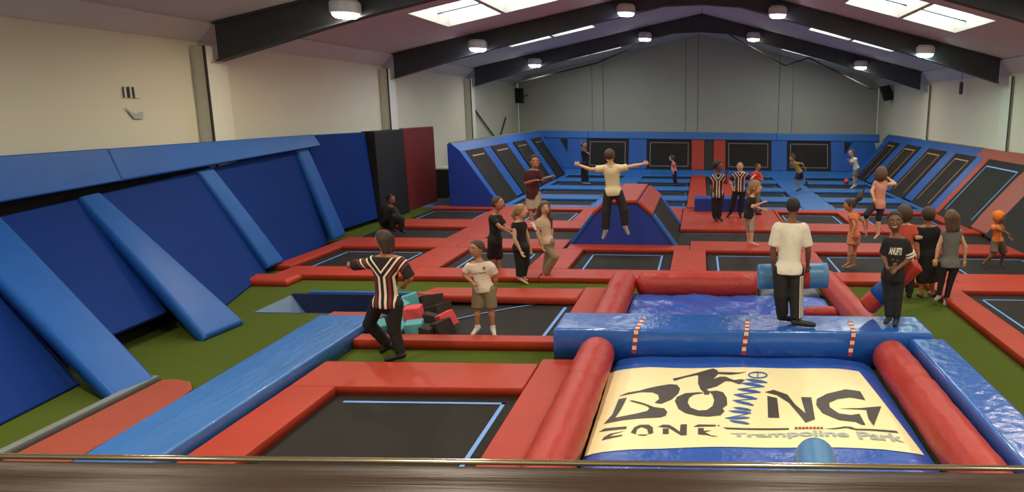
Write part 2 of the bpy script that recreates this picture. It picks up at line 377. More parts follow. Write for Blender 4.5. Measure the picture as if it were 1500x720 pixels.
# --- red zone rows
GA = 'red pads edging the front trampoline row'
AX = [(-8.7, -6.4), (-5.55, -3.68), (-2.8, -.62), (.17, 2.2), (2.83, 4.95), (5.6, 8.0)]
names_a = ['black trampoline bed beside the blue left wall panels', 'black trampoline bed under the boy in the black shirt', 'black trampoline bed with blue outline in front of the blue ramp',
           'black trampoline bed behind the inflatable red tube', 'black trampoline bed under the running girl in orange', 'black trampoline bed under the jumper in the orange vest']
for (a, b), l in zip(AX, names_a): bed(a, b, 14.9, 17.15, l, None, sides=(1, 2, 3))
cuts = [-9.1] + [(AX[i][1] + AX[i + 1][0]) / 2 for i in range(5)] + [8.1]
for r, (y0, y1, lab) in enumerate([(14.1, 14.9, 'red pad along the turf walkway'), (17.15, 18.35, 'red pad between front beds and tumble track'), (20.15, 21.5, 'red pad behind the tumble track'), (23.9, 24.52, 'red pad at the edge of the blue court')]):
    for a, b in zip(cuts[:-1], cuts[1:]):
        if r >= 1 and abs((a + b) / 2 + 1.68) < .3 and r < 3: continue
        if r == 2 and abs((a + b) / 2 - .85) < .7: continue
        if r == 3 and (a + b) / 2 < -6.5: a = -9.0
        if r == 3 and abs((a + b) / 2 - .85) < .7: continue
        x0, x1 = a, b
        if r == 3 and abs(b + .225) < .05: x1 = -.56
        if r in (1, 2) and abs(b + 3.24) < .05: x1 = -3.32
        if r == 0 and a == cuts[0]: x0 = -8.6
        side_of = ['by the blue left wall', 'near the three walking children', 'near the blue ramp block', 'near the red platform', 'near the girl in orange', 'by the slanted right wall'][cuts.index(b) - 1]
        hpad(x0, x1, y0, y1, 'red', lab + ', ' + side_of, None)
for (a, b), l in zip([(-9.1, -8.7), (-6.4, -5.55), (-3.68, -2.8), (-.62, .17), (2.2, 2.83), (4.95, 5.6)], ['at the foot of the blue left wall', 'left of the boy in the black t-shirt', 'left of the leaping man', 'right of the leaping man', 'behind the man in the white t-shirt', 'beside the woman in the black dress']):
    hpad(a, b, 14.9, 17.15, 'red', 'short red pad between front beds, ' + l, None)
hpad(-3.24, -.225, 17.15, 17.74, 'red', 'red vinyl pad strip at the foot of the blue ramp block', None)
hpad(-3.3, -.56, 21.66, 23.9, 'red', 'red vinyl pad behind the blue ramp block', None)
# rounded red tip by the left wall
hpad(-9.15, -8.0, 13.55, 14.1, 'red', 'red vinyl pad with rounded tip against the blue left wall', None, bev=.06, zt=.02)
# tumble track row B
bed(-9.0, -6.6, 18.35, 20.15, 'dark trampoline bed beside the crouching figure', None, sides=())
bed(-5.6, -3.35, 18.35, 20.15, 'dark trampoline bed under the man in the maroon shirt', None, sides=())
bed(-.5, 8.0, 18.35, 20.15, 'long dark tumble track bed in front of the two referees', None, sides=(2,), line='linep', inset=.08, wd=.04, name='tumble_track')
hpad(-6.6, -5.6, 18.35, 20.15, 'red', 'wide red vinyl pad linking the rows beside the boy in black', None)
# row C
CXs = [(-9.0, -6.9), (-5.6, -3.9), (2.6, 4.62), (5.25, 7.6)]
for (a, b), l in zip(CXs, ['dark trampoline bed near the maroon board', 'dark trampoline bed behind the girl with long hair', 'dark trampoline bed behind the man in the white shirt', 'dark trampoline bed near the woman in the pink vest']):
    bed(a, b, 21.5, 23.9, l, None, sides=(1, 2, 3), inset=.15)
for (a, b) in [(-6.9, -5.6), (-3.9, -3.3), (2.52, 2.62), (4.62, 5.25), (7.6, 8.1)]:
    hpad(a, b, 21.5, 23.9, 'red', 'short red pad in the rear bed row, ' + {-6.9: 'near the maroon board', -3.9: 'left of the ramp block', 2.52: 'right of the red platform', 4.62: 'near the woman in the pink vest', 7.6: 'at the right wall foot'}[a], None)
hpad(-.55, 2.51, 20.2, 24.5, 'red', 'broad red vinyl platform under the two referees', None, cat='platform', name='pad_platform')
o = obj('step_box', *slab([(-.17, 23.72, .45), (2.06, 23.72, .45), (2.06, 24.5, .45), (-.17, 24.5, .45)], .45, .03), 'bluebox', label='royal blue padded step box behind the two referees', cat='step')
# right near side
bed(5.05, 8.6, 9.2, 13.45, 'large black trampoline bed beside the turf near the woman in grey', None, sides=(2, 3), inset=.3)
for y0, y1 in ((6.4, 9.0), (9.0, 11.8), (11.8, 14.09)):
    hpad(4.55, 5.05, y0, y1, 'red', 'red pad between turf walkway and large bed, ' + {6.4: 'alongside the logo banner', 9.0: 'alongside the blue beam', 11.8: 'beside the woman in the grey vest'}[y0], None, zt=.02)
hpad(5.05, 8.6, 13.45, 14.1, 'red', 'red vinyl pad between the large bed and the orange-vest jumper', None)
# blue court
BR = [(25.0, 26.8), (28.1, 30.1), (31.4, 33.4), (34.8, 36.5)]
BX = [(-6.6, -3.8), (-2.86, -.45), (1.45, 3.6), (4.75, 7.75)]
rown = ['first', 'second', 'third', 'last']
coln = ['by the slanted left wall', 'left of the red runway', 'right of the red runway', 'by the slanted right wall']
for r, (y0, y1) in enumerate(BR):
    for c, (a, b) in enumerate(BX):
        bed(a, b, y0, y1, 'dark court bed, %s row from the red pads, %s' % (rown[r], coln[c]), None, line='linep', sides=(1, 2, 3), inset=.12, wd=.035)
for r, (y0, y1) in enumerate([(24.52, 25.0), (26.8, 28.1), (30.1, 31.4), (33.4, 34.8)]):
    for c, (a, b) in enumerate(BX):
        hpad(a, b, y0, y1, 'blue', 'blue vinyl pad before the %s bed row, %s' % (rown[r], coln[c]), None)
for (a, b, l) in [(-6.85, -6.6, 'narrow blue pad edging the court along the left wall foot'), (-3.8, -2.86, 'blue pad aisle running to the end wall behind the jumping man'), (3.6, 4.75, 'blue pad aisle running to the end wall under the far runner'), (7.75, 7.95, 'narrow blue pad edging the court along the right wall foot')]:
    hpad(a, b, 24.52, 36.5, 'blue', l, None)
for (a, b, m, l) in [(-.45, .28, 'red', 'red runway strip left of the black strip behind the step box'), (.28, .66, 'black', 'black strip between the two red runway strips'), (.66, 1.45, 'red', 'red runway strip right of the black strip behind the step box')]:
    hpad(a, b, 24.55, 36.5, m, l, None, zt=.03 if m == 'red' else -.03)

# end wall of the court
BY0, BZ0, BY1, BZ1 = 37.55, .22, 38.0, 1.76
def back(x0, x1, t0, t1, off=0.0):
    f = lambda t: (BY0 + (BY1 - BY0) * t - off, BZ0 + (BZ1 - BZ0) * t)
    (ya, za), (yb_, zb_) = f(t0), f(t1); return [(x0, ya, za), (x1, ya, za), (x1, yb_, zb_), (x0, yb_, zb_)]
xsb = [(-8.1, -5.0), (-5.0, -2.4), (-2.4, .85), (.85, 4.2), (4.2, 9.2)]
for a, b in xsb:
    obj('wall_foot_pad', *slab([(a, 36.5, 0), (b, 36.5, 0), (b, BY0, BZ0), (a, BY0, BZ0)], .12, .03, 3), 'blue', smooth=True, label='blue sloping pad at the foot of the end wall', cat='pad', group='foot pads of the end wall')
for i, (a, b) in enumerate([(-8.3, -5.9), (-5.9, 4.0), (4.0, 9.4)]):
    obj('rim_pad', *slab([(a, BY1 - .05, BZ1), (b, BY1 - .05, BZ1), (b, BY1 + .02, 2.15), (a, BY1 + .02, 2.15)], .35, .03, 4), 'blue', smooth=True, label=['blue top rail pad of the end wall by its left corner', 'long blue top rail pad of the end wall', 'blue top rail pad of the end wall by its right corner'][i], cat='pad')
panels = [(-5.95, -3.75, 'by the left corner'), (-2.8, -.45, 'left of the red uprights'), (1.32, 3.72, 'right of the red uprights'), (4.55, 6.85, 'by the right corner')]
for a, b, l in panels:
    t = thing('wall_trampoline', ((a + b) / 2, BY0, BZ0), 'dark upright trampoline panel in the end wall %s' % l, 'trampoline')
    obj('mat', *slab(back(a, b, 0, 1), .05), 'mat', t); obj('border_line', *lines_on(back(a, b, 0, 1), .16, .04), 'linep', t)
for a, b, m, l in [(-8.1, -5.95, 'bluewall', 'blue padded panel in the left corner of the end wall'), (-3.75, -2.8, 'bluewall', 'blue upright pad left of the second end wall panel'), (-.45, .22, 'red', 'red upright pad in the end wall left of the black gap'), (.22, .7, 'black', 'black upright pad between two red uprights in the end wall'), (.7, 1.32, 'red', 'red upright pad in the end wall right of the black gap'), (3.72, 4.55, 'bluewall', 'blue upright pad right of the third end wall panel'), (6.85, 9.2, 'bluewall', 'blue padded panel in the right corner of the end wall')]:
    obj('wall_pad', *slab(back(a, b, 0, 1, .03 if m != 'black' else 0), .1, .03, 2, 2), m, smooth=True, label=l, cat='pad')
for s, x0, x1 in ((-1, -7.35, -6.95), (1, 7.55, 7.95)):
    V = back(x0, x1, .55, .98, .045); V = [V[3], V[2], V[1] if s < 0 else V[0]]
    V2 = [(p[0], p[1] - .01, p[2]) for p in V]
    obj('corner_gap', list(V) + V2, [(0, 1, 2), (5, 4, 3), (0, 3, 4, 1), (1, 4, 5, 2), (2, 5, 3, 0)], 'dark', label='small dark triangular panel in the %s corner of the end wall' % ('left' if s < 0 else 'right'), cat='panel')

# slanted side walls of the court
def side_quad(s, y0, y1, t0, t1, off=0.0, fx=None):
    xf, xt = (-6.85, -8.1) if s < 0 else (7.95, 9.55); zt = 1.86
    nx, nz = (-zt, xf - xt) if s > 0 else (zt, -(xf - xt)); nn = math.hypot(nx, nz); nx /= nn; nz /= nn
    if nz < 0: nx, nz = -nx, -nz
    P = lambda t, y: (xf + (xt - xf) * t + nx * off, y, zt * t + nz * off)
    return [P(t0, y1), P(t0, y0), P(t1, y0), P(t1, y1)] if s > 0 else [P(t0, y0), P(t0, y1), P(t1, y1), P(t1, y0)]
for s in (-1, 1):
    sd = 'left' if s < 0 else 'right'
    for r, (y0, y1) in enumerate(BR):
        y1 = min(y1, 36.6); q = side_quad(s, y0 - .1, y1 + .1, 0, 1)
        t = thing('wall_trampoline', mean(q[:2]), 'dark slanted trampoline panel in the %s court wall, %s from the red pads' % (sd, rown[r]), 'trampoline')
        obj('mat', *slab(q, .05), 'mat', t); obj('border_line', *lines_on(side_quad(s, y0, y1, 0, 1), .22, .05, sides=(1, 2, 3) if s > 0 else (2,)), 'lineo' if not (s < 0 and r > 1) else 'linep', t)
    for r, (y0, y1) in enumerate([(24.3, 25.0), (27.0, 27.95), (30.3, 31.2), (33.6, 34.6), (36.5, 37.6)]):
        obj('wall_pad', *slab(side_quad(s, y0, y1, 0, 1, .05), .15, .04, 2, 4), 'bluewall', smooth=True, label='slanted blue pad %s on the %s court wall' % (['at the near end', 'after the first panel', 'after the second panel', 'after the third panel', 'in the far corner'][r], sd), cat='pad')
    xt = -8.1 if s < 0 else 9.55
    ys = [(24.3, 31.0), (31.0, 38.0)] if s < 0 else [(25.1, 31.0), (31.0, 38.0)]
    for a, b in ys:
        q = [(xt, a, 1.84), (xt, b, 1.84), (xt - .28 * (1 if s < 0 else -1), b, 2.14), (xt - .28 * (1 if s < 0 else -1), a, 2.14)]
        obj('rim_pad', *slab(q if s < 0 else [q[1], q[0], q[3], q[2]], .05, .02, 4), 'bluewall', smooth=True, label='%s blue top rail pad of the slanted %s court wall' % ('nearer' if a < 30 else 'farther', sd), cat='pad')
        xr = xt - .28 * (1 if s < 0 else -1)
        obj('edge_strip', *box(min(xr, xr + s * .1), max(xr, xr + s * .05), a, b, 2.12, 2.16), 'yellowtrim', label='thin yellow edge on the %s part of the %s rail pad' % ('near' if a < 30 else 'far', sd), cat='edging')
# blue end board of the left court wall
Yl = 24.25
V = [(-6.8, Yl, FZ), (-6.82, Yl, .05), (-8.1, Yl, 1.9), (-8.4, Yl, 2.14), (-8.5, Yl, 2.1), (-8.5, Yl, FZ)]; V2 = [(x, Yl + .05, z) for x, y, z in V]; n = len(V)
obj('end_board', V + V2, [tuple(range(n - 1, -1, -1)), tuple(range(n, 2 * n))] + [(i, (i + 1) % n, (i + 1) % n + n, i + n) for i in range(n)], 'bluebox', label='royal blue end board closing the slanted left court wall', cat='board')
obj('pad_end', *sphere((-6.85, 24.3, .06), (.2, .25, .12)), 'bluewall', smooth=True, label='rounded blue pad end at the foot of the left court wall', cat='pad')

# red section of the right wall
q = side_quad(1, 23.75, 24.3, 0, 1, .05); obj('wall_pad', *slab(q, .15, .04, 2, 4), 'red', smooth=True, label='slim slanted red pad next to the blue right wall', cat='pad')
q = side_quad(1, 20.9, 23.8, 0, 1)
t = thing('wall_trampoline', mean(q[:2]), 'tall slanted trampoline panel with pale blue outline in red surround', 'trampoline')
obj('mat', *slab(q, .05), 'mat', t); obj('border_line', *lines_on(q, .26, .05, sides=(1, 2, 3)), 'line', t)
obj('wall_pad', *slab(side_quad(1, 19.6, 21.0, 0, 1, .05), .15, .05, 4, 6, .03), 'redend', smooth=True, label='wide creased red slanted pad above the orange-vest jumper', cat='pad')
q = [(9.55, 25.1, 1.84), (9.55, 16.0, 1.84), (9.83, 16.0, 2.14), (9.83, 25.1, 2.14)]
q = [q[0], q[1], (9.83, 16.0, 2.14), (9.83, 25.1, 2.14)]
obj('rim_pad', *slab([(9.5, 25.1, 1.78), (9.5, 16.0, 1.78), (9.83, 16.0, 2.16), (9.83, 25.1, 2.16)], .05, .02, 6), 'redend', smooth=True, label='terracotta red top rail pad of the right wall', cat='pad')
q = side_quad(1, 16.6, 19.7, 0, 1)
t = thing('wall_trampoline', mean(q[:2]), 'dark slanted trampoline panel right of the creased red pad', 'trampoline'); obj('mat', *slab(q, .05), 'mat', t)
obj('wall_pad', *slab(side_quad(1, 15.8, 17.05, -.02, .3, .07), .12, .04, 2, 3), 'bluewall', smooth=True, label='low blue slanted pad right of the orange-vest jumper', cat='pad')

# ------------------------------------------------------------------ ramp block (truncated A-frame)
ra = thing('ramp_block', (-1.93, 19.6, FZ), 'blue A-frame ramp block topped with red pads behind the jumping man', 'ramp')
yf, yk = 17.75, 21.6
prof = [(-3.3, 0), (-2.66, .74), (-2.3, 1.06), (-1.55, 1.06), (-1.18, .74), (-.55, 0)]
prof = [(x, z + (FZ if z == 0 else 0)) for x, z in prof]
V = [(x, yf, z) for x, z in prof] + [(x, yk, z) for x, z in prof]; n = len(prof)
obj('body', V, [tuple(range(n)), tuple(range(2 * n - 1, n - 1, -1))] + [(i, i + n, (i + 1) % n + n, (i + 1) % n) for i in range(n)], 'bluebox', ra)
def ramp_q(i, j, t0, t1, y0, y1, off=.04):
    (xa, za), (xb, zb) = prof[i], prof[j]; dx, dz = xb - xa, zb - za; L = math.hypot(dx, dz); nx, nz = -dz / L, dx / L
    P = lambda t, y: (xa + dx * t + nx * off, y, za + dz * t + nz * off)
    return [P(t0, y1), P(t0, y0), P(t1, y0), P(t1, y1)]
for (i, j) in ((0, 1), (4, 5)):
    obj('ramp_mat', *slab(ramp_q(i, j, 0, 1, yf + .3, yk - .3, .01), .03), 'mat', ra)
    for y0, y1 in ((yf - .02, yf + .34), (yk - .34, yk + .02)):
        obj('edge_pad', *slab(ramp_q(i, j, 0, 1, y0, y1, .05), .09, .03, 1, 2), 'bluewall', ra, smooth=True)
for (i, j) in ((1, 2), (2, 3), (3, 4)):
    obj('top_pad', *slab(ramp_q(i, j, .02, .98, yf - .03, yk + .03, .07), .09, .03, 2, 2), 'red', ra, smooth=True)

# ------------------------------------------------------------------ left padded wall
def seg_quad(top0, top1, foot0, foot1): return [foot0, foot1, top1, top0]
XT = -9.8
def tp(Y): Y *= .97; return np.array([XT, Y, 1.76 + (Y - 9.5) * .07])
padsL = [((9.45, 10.2), ((-6.95, 8.0), (-6.84, 8.56)), 'wide creased blue pad sloping down to the grey metal edge'), ((11.55, 11.95), ((-7.4, 10.25), (-7.33, 11.09)), 'blue sloping pad beside the dark gap at the turf'),
         ((14.35, 14.8), ((-8.95, 14.5), (-9.0, 15.15)), 'blue sloping pad ending at the rounded red pad'), ((17.95, 18.45), ((-9.25, 17.8), (-9.25, 18.4)), 'blue sloping pad nearest the flat blue wall mat')]
for (ta, tb), (fa, fb), l in padsL:
    z = FZ if fa[1] < 13.5 else .0
    q = [np.array((fa[0], fa[1], z + .02)), np.array((fb[0], fb[1], z + .02)), tp(tb), tp(ta)]
    nn = np.cross(q[1] - q[0], q[3] - q[0]); nn /= np.linalg.norm(nn); q = [p + nn * .06 for p in q]
    obj('wall_pad', *slab(q, .16, .05, 3, 8, .03), 'bluewall', smooth=True, label=l, cat='pad')
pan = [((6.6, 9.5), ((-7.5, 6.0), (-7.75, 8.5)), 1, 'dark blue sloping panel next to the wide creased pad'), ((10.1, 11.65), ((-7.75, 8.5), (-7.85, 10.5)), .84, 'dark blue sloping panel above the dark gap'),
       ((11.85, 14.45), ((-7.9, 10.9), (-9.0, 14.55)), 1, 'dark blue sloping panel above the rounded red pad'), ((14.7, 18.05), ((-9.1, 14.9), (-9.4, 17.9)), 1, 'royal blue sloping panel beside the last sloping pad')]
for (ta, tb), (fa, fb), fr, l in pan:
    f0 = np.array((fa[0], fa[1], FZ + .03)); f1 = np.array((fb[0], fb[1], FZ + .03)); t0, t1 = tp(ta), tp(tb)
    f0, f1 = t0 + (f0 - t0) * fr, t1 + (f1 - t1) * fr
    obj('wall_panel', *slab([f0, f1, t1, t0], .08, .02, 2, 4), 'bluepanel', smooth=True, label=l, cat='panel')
# backing coloured near black as the shaded void under the slope; then rim
obj('slope_void', [(-10.15, 5.5, FZ), (-10.15, 18.4, FZ), (-10.15, 18.4, 2.4), (-10.15, 5.5, 2.2), (-8.3, 5.5, FZ), (-8.5, 10.9, FZ), (-9.5, 14.6, FZ), (-9.7, 18.4, FZ), (-10.1, 5.5, 1.6), (-10.1, 18.4, 2.3)],
    [(0, 1, 2, 3), (0, 4, 5, 6, 7, 1), (4, 8, 9, 7, 6, 5), (3, 2, 9, 8), (0, 3, 8, 4), (1, 7, 9, 2)], 'dark', label='near-black backing for the shaded void behind the sloping blue panels', cat='frame')
for a, b in ((5.0, 11.9), (11.9, 18.3)):
    zl = lambda Y: 2.02 + (Y - 10) * .04
    q = [(-9.6, a, zl(a)), (-9.6, b, zl(b)), (-9.78, b, 2.63), (-9.78, a, 2.63)]
    obj('rim_pad', *slab(q, .1, .03, 6, 2), 'bluewall', smooth=True, label='%s length of blue rail pad above the sloping panels' % ('nearer' if a < 10 else 'farther'), cat='pad')
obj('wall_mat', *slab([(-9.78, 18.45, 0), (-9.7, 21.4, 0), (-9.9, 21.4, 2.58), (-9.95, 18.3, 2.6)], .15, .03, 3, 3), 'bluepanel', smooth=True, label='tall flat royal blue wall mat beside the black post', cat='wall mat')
obj('post_cladding', *slab([(-9.6, 21.45, FZ), (-9.6, 23.55, FZ), (-9.65, 23.55, 2.6), (-9.65, 21.45, 2.6)], .4, .02), 'black', label='black cladded post between the blue mat and maroon board', cat='post')
obj('wall_board', *slab([(-9.75, 23.75, FZ), (-9.75, 26.5, FZ), (-9.75, 26.5, 2.62), (-9.75, 23.75, 2.62)], .12, .02), 'maroon', label='tall dark maroon board standing against the left wall', cat='board')
obj('floor_mat', *slab([(-9.6, 24.65, FZ + .06), (-8.55, 24.65, FZ + .06), (-8.55, 27.3, FZ + .06), (-9.6, 27.3, FZ + .06)], .06, .02), 'floormat', label='pale blue floor mat in front of the maroon board', cat='mat')
cb = thing('storage_counter', (-9.5, 28.0, FZ), 'dark low counter with pale top behind the blue end board', 'counter')
obj('body', *box(-10.15, -8.85, 27.4, 28.6, FZ, .98), 'black', cb); obj('top', *box(-10.15, -8.82, 27.36, 28.62, .98, 1.04), 'colm', cb)

# ------------------------------------------------------------------ left foreground
rb = thing('edge_mat', (-6.5, 7.2, FZ), 'flat red mat with grey metal edge lying on the turf', 'mat')
V = [(-6.78, 5.3), (-6.1, 5.3), (-6.12, 7.9), (-6.2, 8.3), (-6.38, 8.52), (-6.6, 8.6), (-6.8, 8.58)]
obj('mat_body', [(x, y, FZ + .06) for x, y in V] + [(x, y, FZ) for x, y in V], [tuple(range(7))] + [(i, i + 7, (i + 1) % 7 + 7, (i + 1) % 7) for i in range(7)], 'redend', rb)
obj('metal_edge', *box(-6.94, -6.84, 5.3, 8.62, FZ, FZ + .1), 'grey', rb); obj('gap_strip', *box(-6.84, -6.78, 5.3, 8.58, FZ, FZ + .07), 'gap', rb)
o = obj('long_pad', *slab([(-5.72, 5.2, .14), (-5.0, 5.2, .14), (-5.05, 10.85, .14), (-5.95, 10.85, .14)], .26, .025, 3, 20, .006), 'bluelong', smooth=True, label='long creased blue vinyl pad beside the turf and near trampoline', cat='pad')
bed(-4.4, -2.12, 5.2, 8.25, 'large near black trampoline bed with pale blue outline', None, sides=(1, 2), inset=.17, wd=.05)
hpad(-4.98, -4.4, 5.2, 8.25, 'red', 'bright red pad between the long blue pad and near trampoline', None, zt=.02)
hpad(-4.98, -2.12, 8.25, 9.12, 'red', 'bright red pad between the near trampoline and the turf strip', None, zt=.02)
hpad(-2.12, -1.6, 5.2, 9.3, 'red', 'bright red pad between near trampoline and red inflatable tube', None, zt=.02)
# foam pit in the floor
pt = thing('foam_pit', ((PX0 + PX1) / 2, (PY0 + PY1) / 2, -.85), 'dark blue lined pit sunk in the turf behind the striped referee', 'pit')
obj('pit_floor', *box(PX0, PX1, PY0, PY1, -.85, -.8), 'navy', pt)
obj('lining', *box(PX0, PX1, PY1 - .06, PY1, -.8, FZ + .02), 'navy', pt); obj('lining', *box(PX0, PX1, PY0, PY0 + .06, -.8, FZ), 'navy', pt)
obj('lining', *slab([(PX0, PY1 - .06, FZ), (PX0, PY0 + .06, FZ), (PX0 + .55, PY0 + .06, -.8), (PX0 + .45, PY1 - .06, -.8)], .05), 'floormat', pt); obj('lining', *box(PX1 - .06, PX1, PY0 + .06, PY1 - .06, -.8, FZ), 'navy', pt)
obj('rim_strip', *box(PX0 + .3, PX1, PY1, PY1 + .09, FZ, FZ + .05), 'blue', pt)
# second near trampoline with raised pads
bed(-5.0, -2.17, 10.28, 12.4, 'black trampoline bed under the boy in the white polo', None, sides=())
pts = [onz((670 + i * 17.0, 466 - 25 * math.sin(i / 10 * 1.45)), -.09) for i in range(11)]
V, Fc = [], []
for p in pts: V += [(p[0], p[1] - .02, -.092), (p[0], p[1] + .025, -.092)]
Fc = [(2 * i, 2 * i + 2, 2 * i + 3, 2 * i + 1) for i in range(10)]
V += [(-2.42, 10.4, -.092), (-2.37, 10.4, -.092), (-2.32, 12.25, -.092), (-2.38, 12.25, -.092)]; n = len(V); Fc.append((n - 4, n - 3, n - 2, n - 1))
obj('border_line', V, Fc, 'line', bpy.data.objects[[o.name for o in bpy.data.objects if o.get('label') == 'black trampoline bed under the boy in the white polo'][0]])
obj('ramp_pad', *slab([(-5.0, 12.3, .1), (-2.17, 12.42, .04), (-2.17, 13.25, .0), (-5.0, 13.2, .0)], .13, .03, 6, 2, .01), 'red', smooth=True, label='bright red tilted pad behind the boy in the white polo', cat='pad')
hpad(-2.17, -1.66, 10.3, 13.35, 'red', 'red pad between the polo boy\'s bed and the inflatable', None)
hpad(-5.04, -2.0, 9.98, 10.28, 'red', 'slim red kerb pad along the turf strip before the foam cubes', None, zt=.03)
hpad(-6.2, -5.1, 11.0, 11.72, 'redend', 'dull red floor pad between the pit and foam cubes', None, zt=-.06)

# foam cubes
cubes = [((602, 441), 11.35, .24, 'teal', 20), ((590, 453), 11.0, .22, 'teal', 50), ((606, 460), 10.75, .25, 'foamred', 8), ((632, 447), 11.5, .34, 'foamblk', 35), ((645, 458), 11.15, .3, 'foamblk', 60),
         ((654, 468), 10.75, .24, 'foamred', 40), ((632, 474), 10.85, .26, 'foamblk', 15), ((648, 484), 10.5, .26, 'foamblk', 50), ((589, 476), 10.75, .2, 'teal', 5), ((608, 486), 10.47, .25, 'teal', 12), ((584, 487), 10.45, .22, 'teal', 65),
         ((555, 487), 10.45, .24, 'teal', 30), ((560, 478), 10.75, .22, 'foamblk', 10), ((622, 437), 11.75, .2, 'foamor', 30), ((572, 469), 11.25, .2, 'teal', 44), ((627, 489), 10.42, .2, 'foamblk', 75), ((585, 462), 11.05, .26, 'foamblk', 25)]
cw = dict(teal='teal', foamred='pink-red', foamblk='black', foamor='orange')
for p, Y, s, m, a in cubes:
    c = ony(p, Y); c[2] = max(c[2], -.1 + s * .55)
    Rm = (Matrix.Rotation(R(a), 3, 'Z') @ Matrix.Rotation(R(random.uniform(-22, 22)), 3, 'X') @ Matrix.Rotation(R(random.uniform(-22, 22)), 3, 'Y'))
    bm = bmesh.new(); bmesh.ops.create_cube(bm, size=s); bmesh.ops.bevel(bm, geom=bm.edges[:], offset=.008, segments=1, affect='EDGES')
    V = [Vector(c) + Rm @ v.co for v in bm.verts]; bm.verts.index_update(); Fc = [tuple(v.index for v in f.verts) for f in bm.faces]; bm.free()
    obj('foam_cube', V, Fc, m, label='%s foam cube in the loose pile by the referee' % cw[m], cat='foam cube', group='%s foam cubes in the pile' % cw[m])
o = obj('foam_scrap', *slab([onz((600, 504), FZ + .02), onz((616, 504), FZ + .02), onz((619, 501.5), FZ + .02), onz((604, 501), FZ + .02)], .02, .005), 'foamor', label='small orange foam scrap lying on the turf strip', cat='scrap')

# ------------------------------------------------------------------ inflatable zone
BZ = .06
ab = thing('airbag', (.6, 7.3, FZ), 'low airbag with cream logo banner and blue border between red tubes', 'airbag')
V = []; Fc = []; nx, ny = 40, 44; x0, x1, y0, y1 = -1.125, 2.365, 5.2, 9.39
def bagz(x, y):
    u = (x - x0) / (x1 - x0); v = (y - y0) / (y1 - y0)
    return BZ - .09 + .09 * min(1, max(0, 8 * u * (1 - u))) ** .5
for j in range(ny + 1):
    for i in range(nx + 1):
        x = x0 + (x1 - x0) * i / nx; y = y0 + (y1 - y0) * j / ny; V.append((x, y, bagz(x, y) + .006 * math.sin(x * 5 + y * 2) - (.02 if y > 9.15 else 0)))
for j in range(ny):
    for i in range(nx): Fc.append((j * (nx + 1) + i, j * (nx + 1) + i + 1, (j + 1) * (nx + 1) + i + 1, (j + 1) * (nx + 1) + i))
n = len(V); V += [(x0, y0, FZ), (x1, y0, FZ), (x1, y1, FZ), (x0, y1, FZ)]
Fc += [(n, n + 1, nx, 0), (n + 1, n + 2, n - 1, nx), (n + 2, n + 3, n - nx - 1, n - 1), (n + 3, n, 0, n - nx - 1)]
obj('bag', V, Fc, 'bluebag', ab, smooth=True)
def bp(p): q = onz(p, BZ); q[2] = bagz(q[0], q[1]) + .006 * math.sin(q[0] * 5 + q[1] * 2); return q
# cream banner sheet following the bag
c00, c10, c11, c01 = [onz(p, BZ) for p in ((857, 656), (1352, 656), (1258, 541), (893, 537))]
V = []; Fc = []; nb = 40
for j in range(nb + 1):
    for i in range(nb + 1):
        u, v = i / nb, j / nb; p = (c00 * (1 - u) + c10 * u) * (1 - v) + (c01 * (1 - u) + c11 * u) * v
        p[1] += .07 * math.sin(u * math.pi) * (1 - v) * .9 - .05 * (1 - v) - .02 * v * math.sin(u * 7)
        V.append((p[0], p[1], bagz(p[0], p[1]) + .006 * math.sin(p[0] * 5 + p[1] * 2) + .006))
for j in range(nb):
    for i in range(nb): Fc.append((j * (nb + 1) + i, j * (nb + 1) + i + 1, (j + 1) * (nb + 1) + i + 1, (j + 1) * (nb + 1) + i))
bn = obj('banner', V, Fc, 'banner', ab, smooth=True)
Za = lambda L: [(850 + x / 4.8, 520 + y / 4.8) for x, y in L]
Zb = lambda L: [(1040 + x / 4.5, 520 + y / 4.5) for x, y in L]
def pr(name, px, m, lift=.011):
    P = []
    for p in px: q = bp(p); P.append((q[0], q[1], q[2] + lift))
    V, Fc = ngon(P)
    # subdivide to follow the bag
    bm = bmesh.new(); vs = [bm.verts.new(v) for v in V]; [bm.faces.new([vs[i] for i in f]) for f in Fc]
    bmesh.ops.subdivide_edges(bm, edges=[e for e in bm.edges if e.calc_length() > .12], cuts=2, use_grid_fill=False); bmesh.ops.triangulate(bm, faces=bm.faces[:])
    for v in bm.verts: v.co.z = bagz(v.co.x, v.co.y) + .006 * math.sin(v.co.x * 5 + v.co.y * 2) + lift
    bm.verts.index_update(); V = [v.co.copy() for v in bm.verts]; Fc = [tuple(v.index for v in f.verts) for f in bm.faces]; bm.free()
    return V, Fc
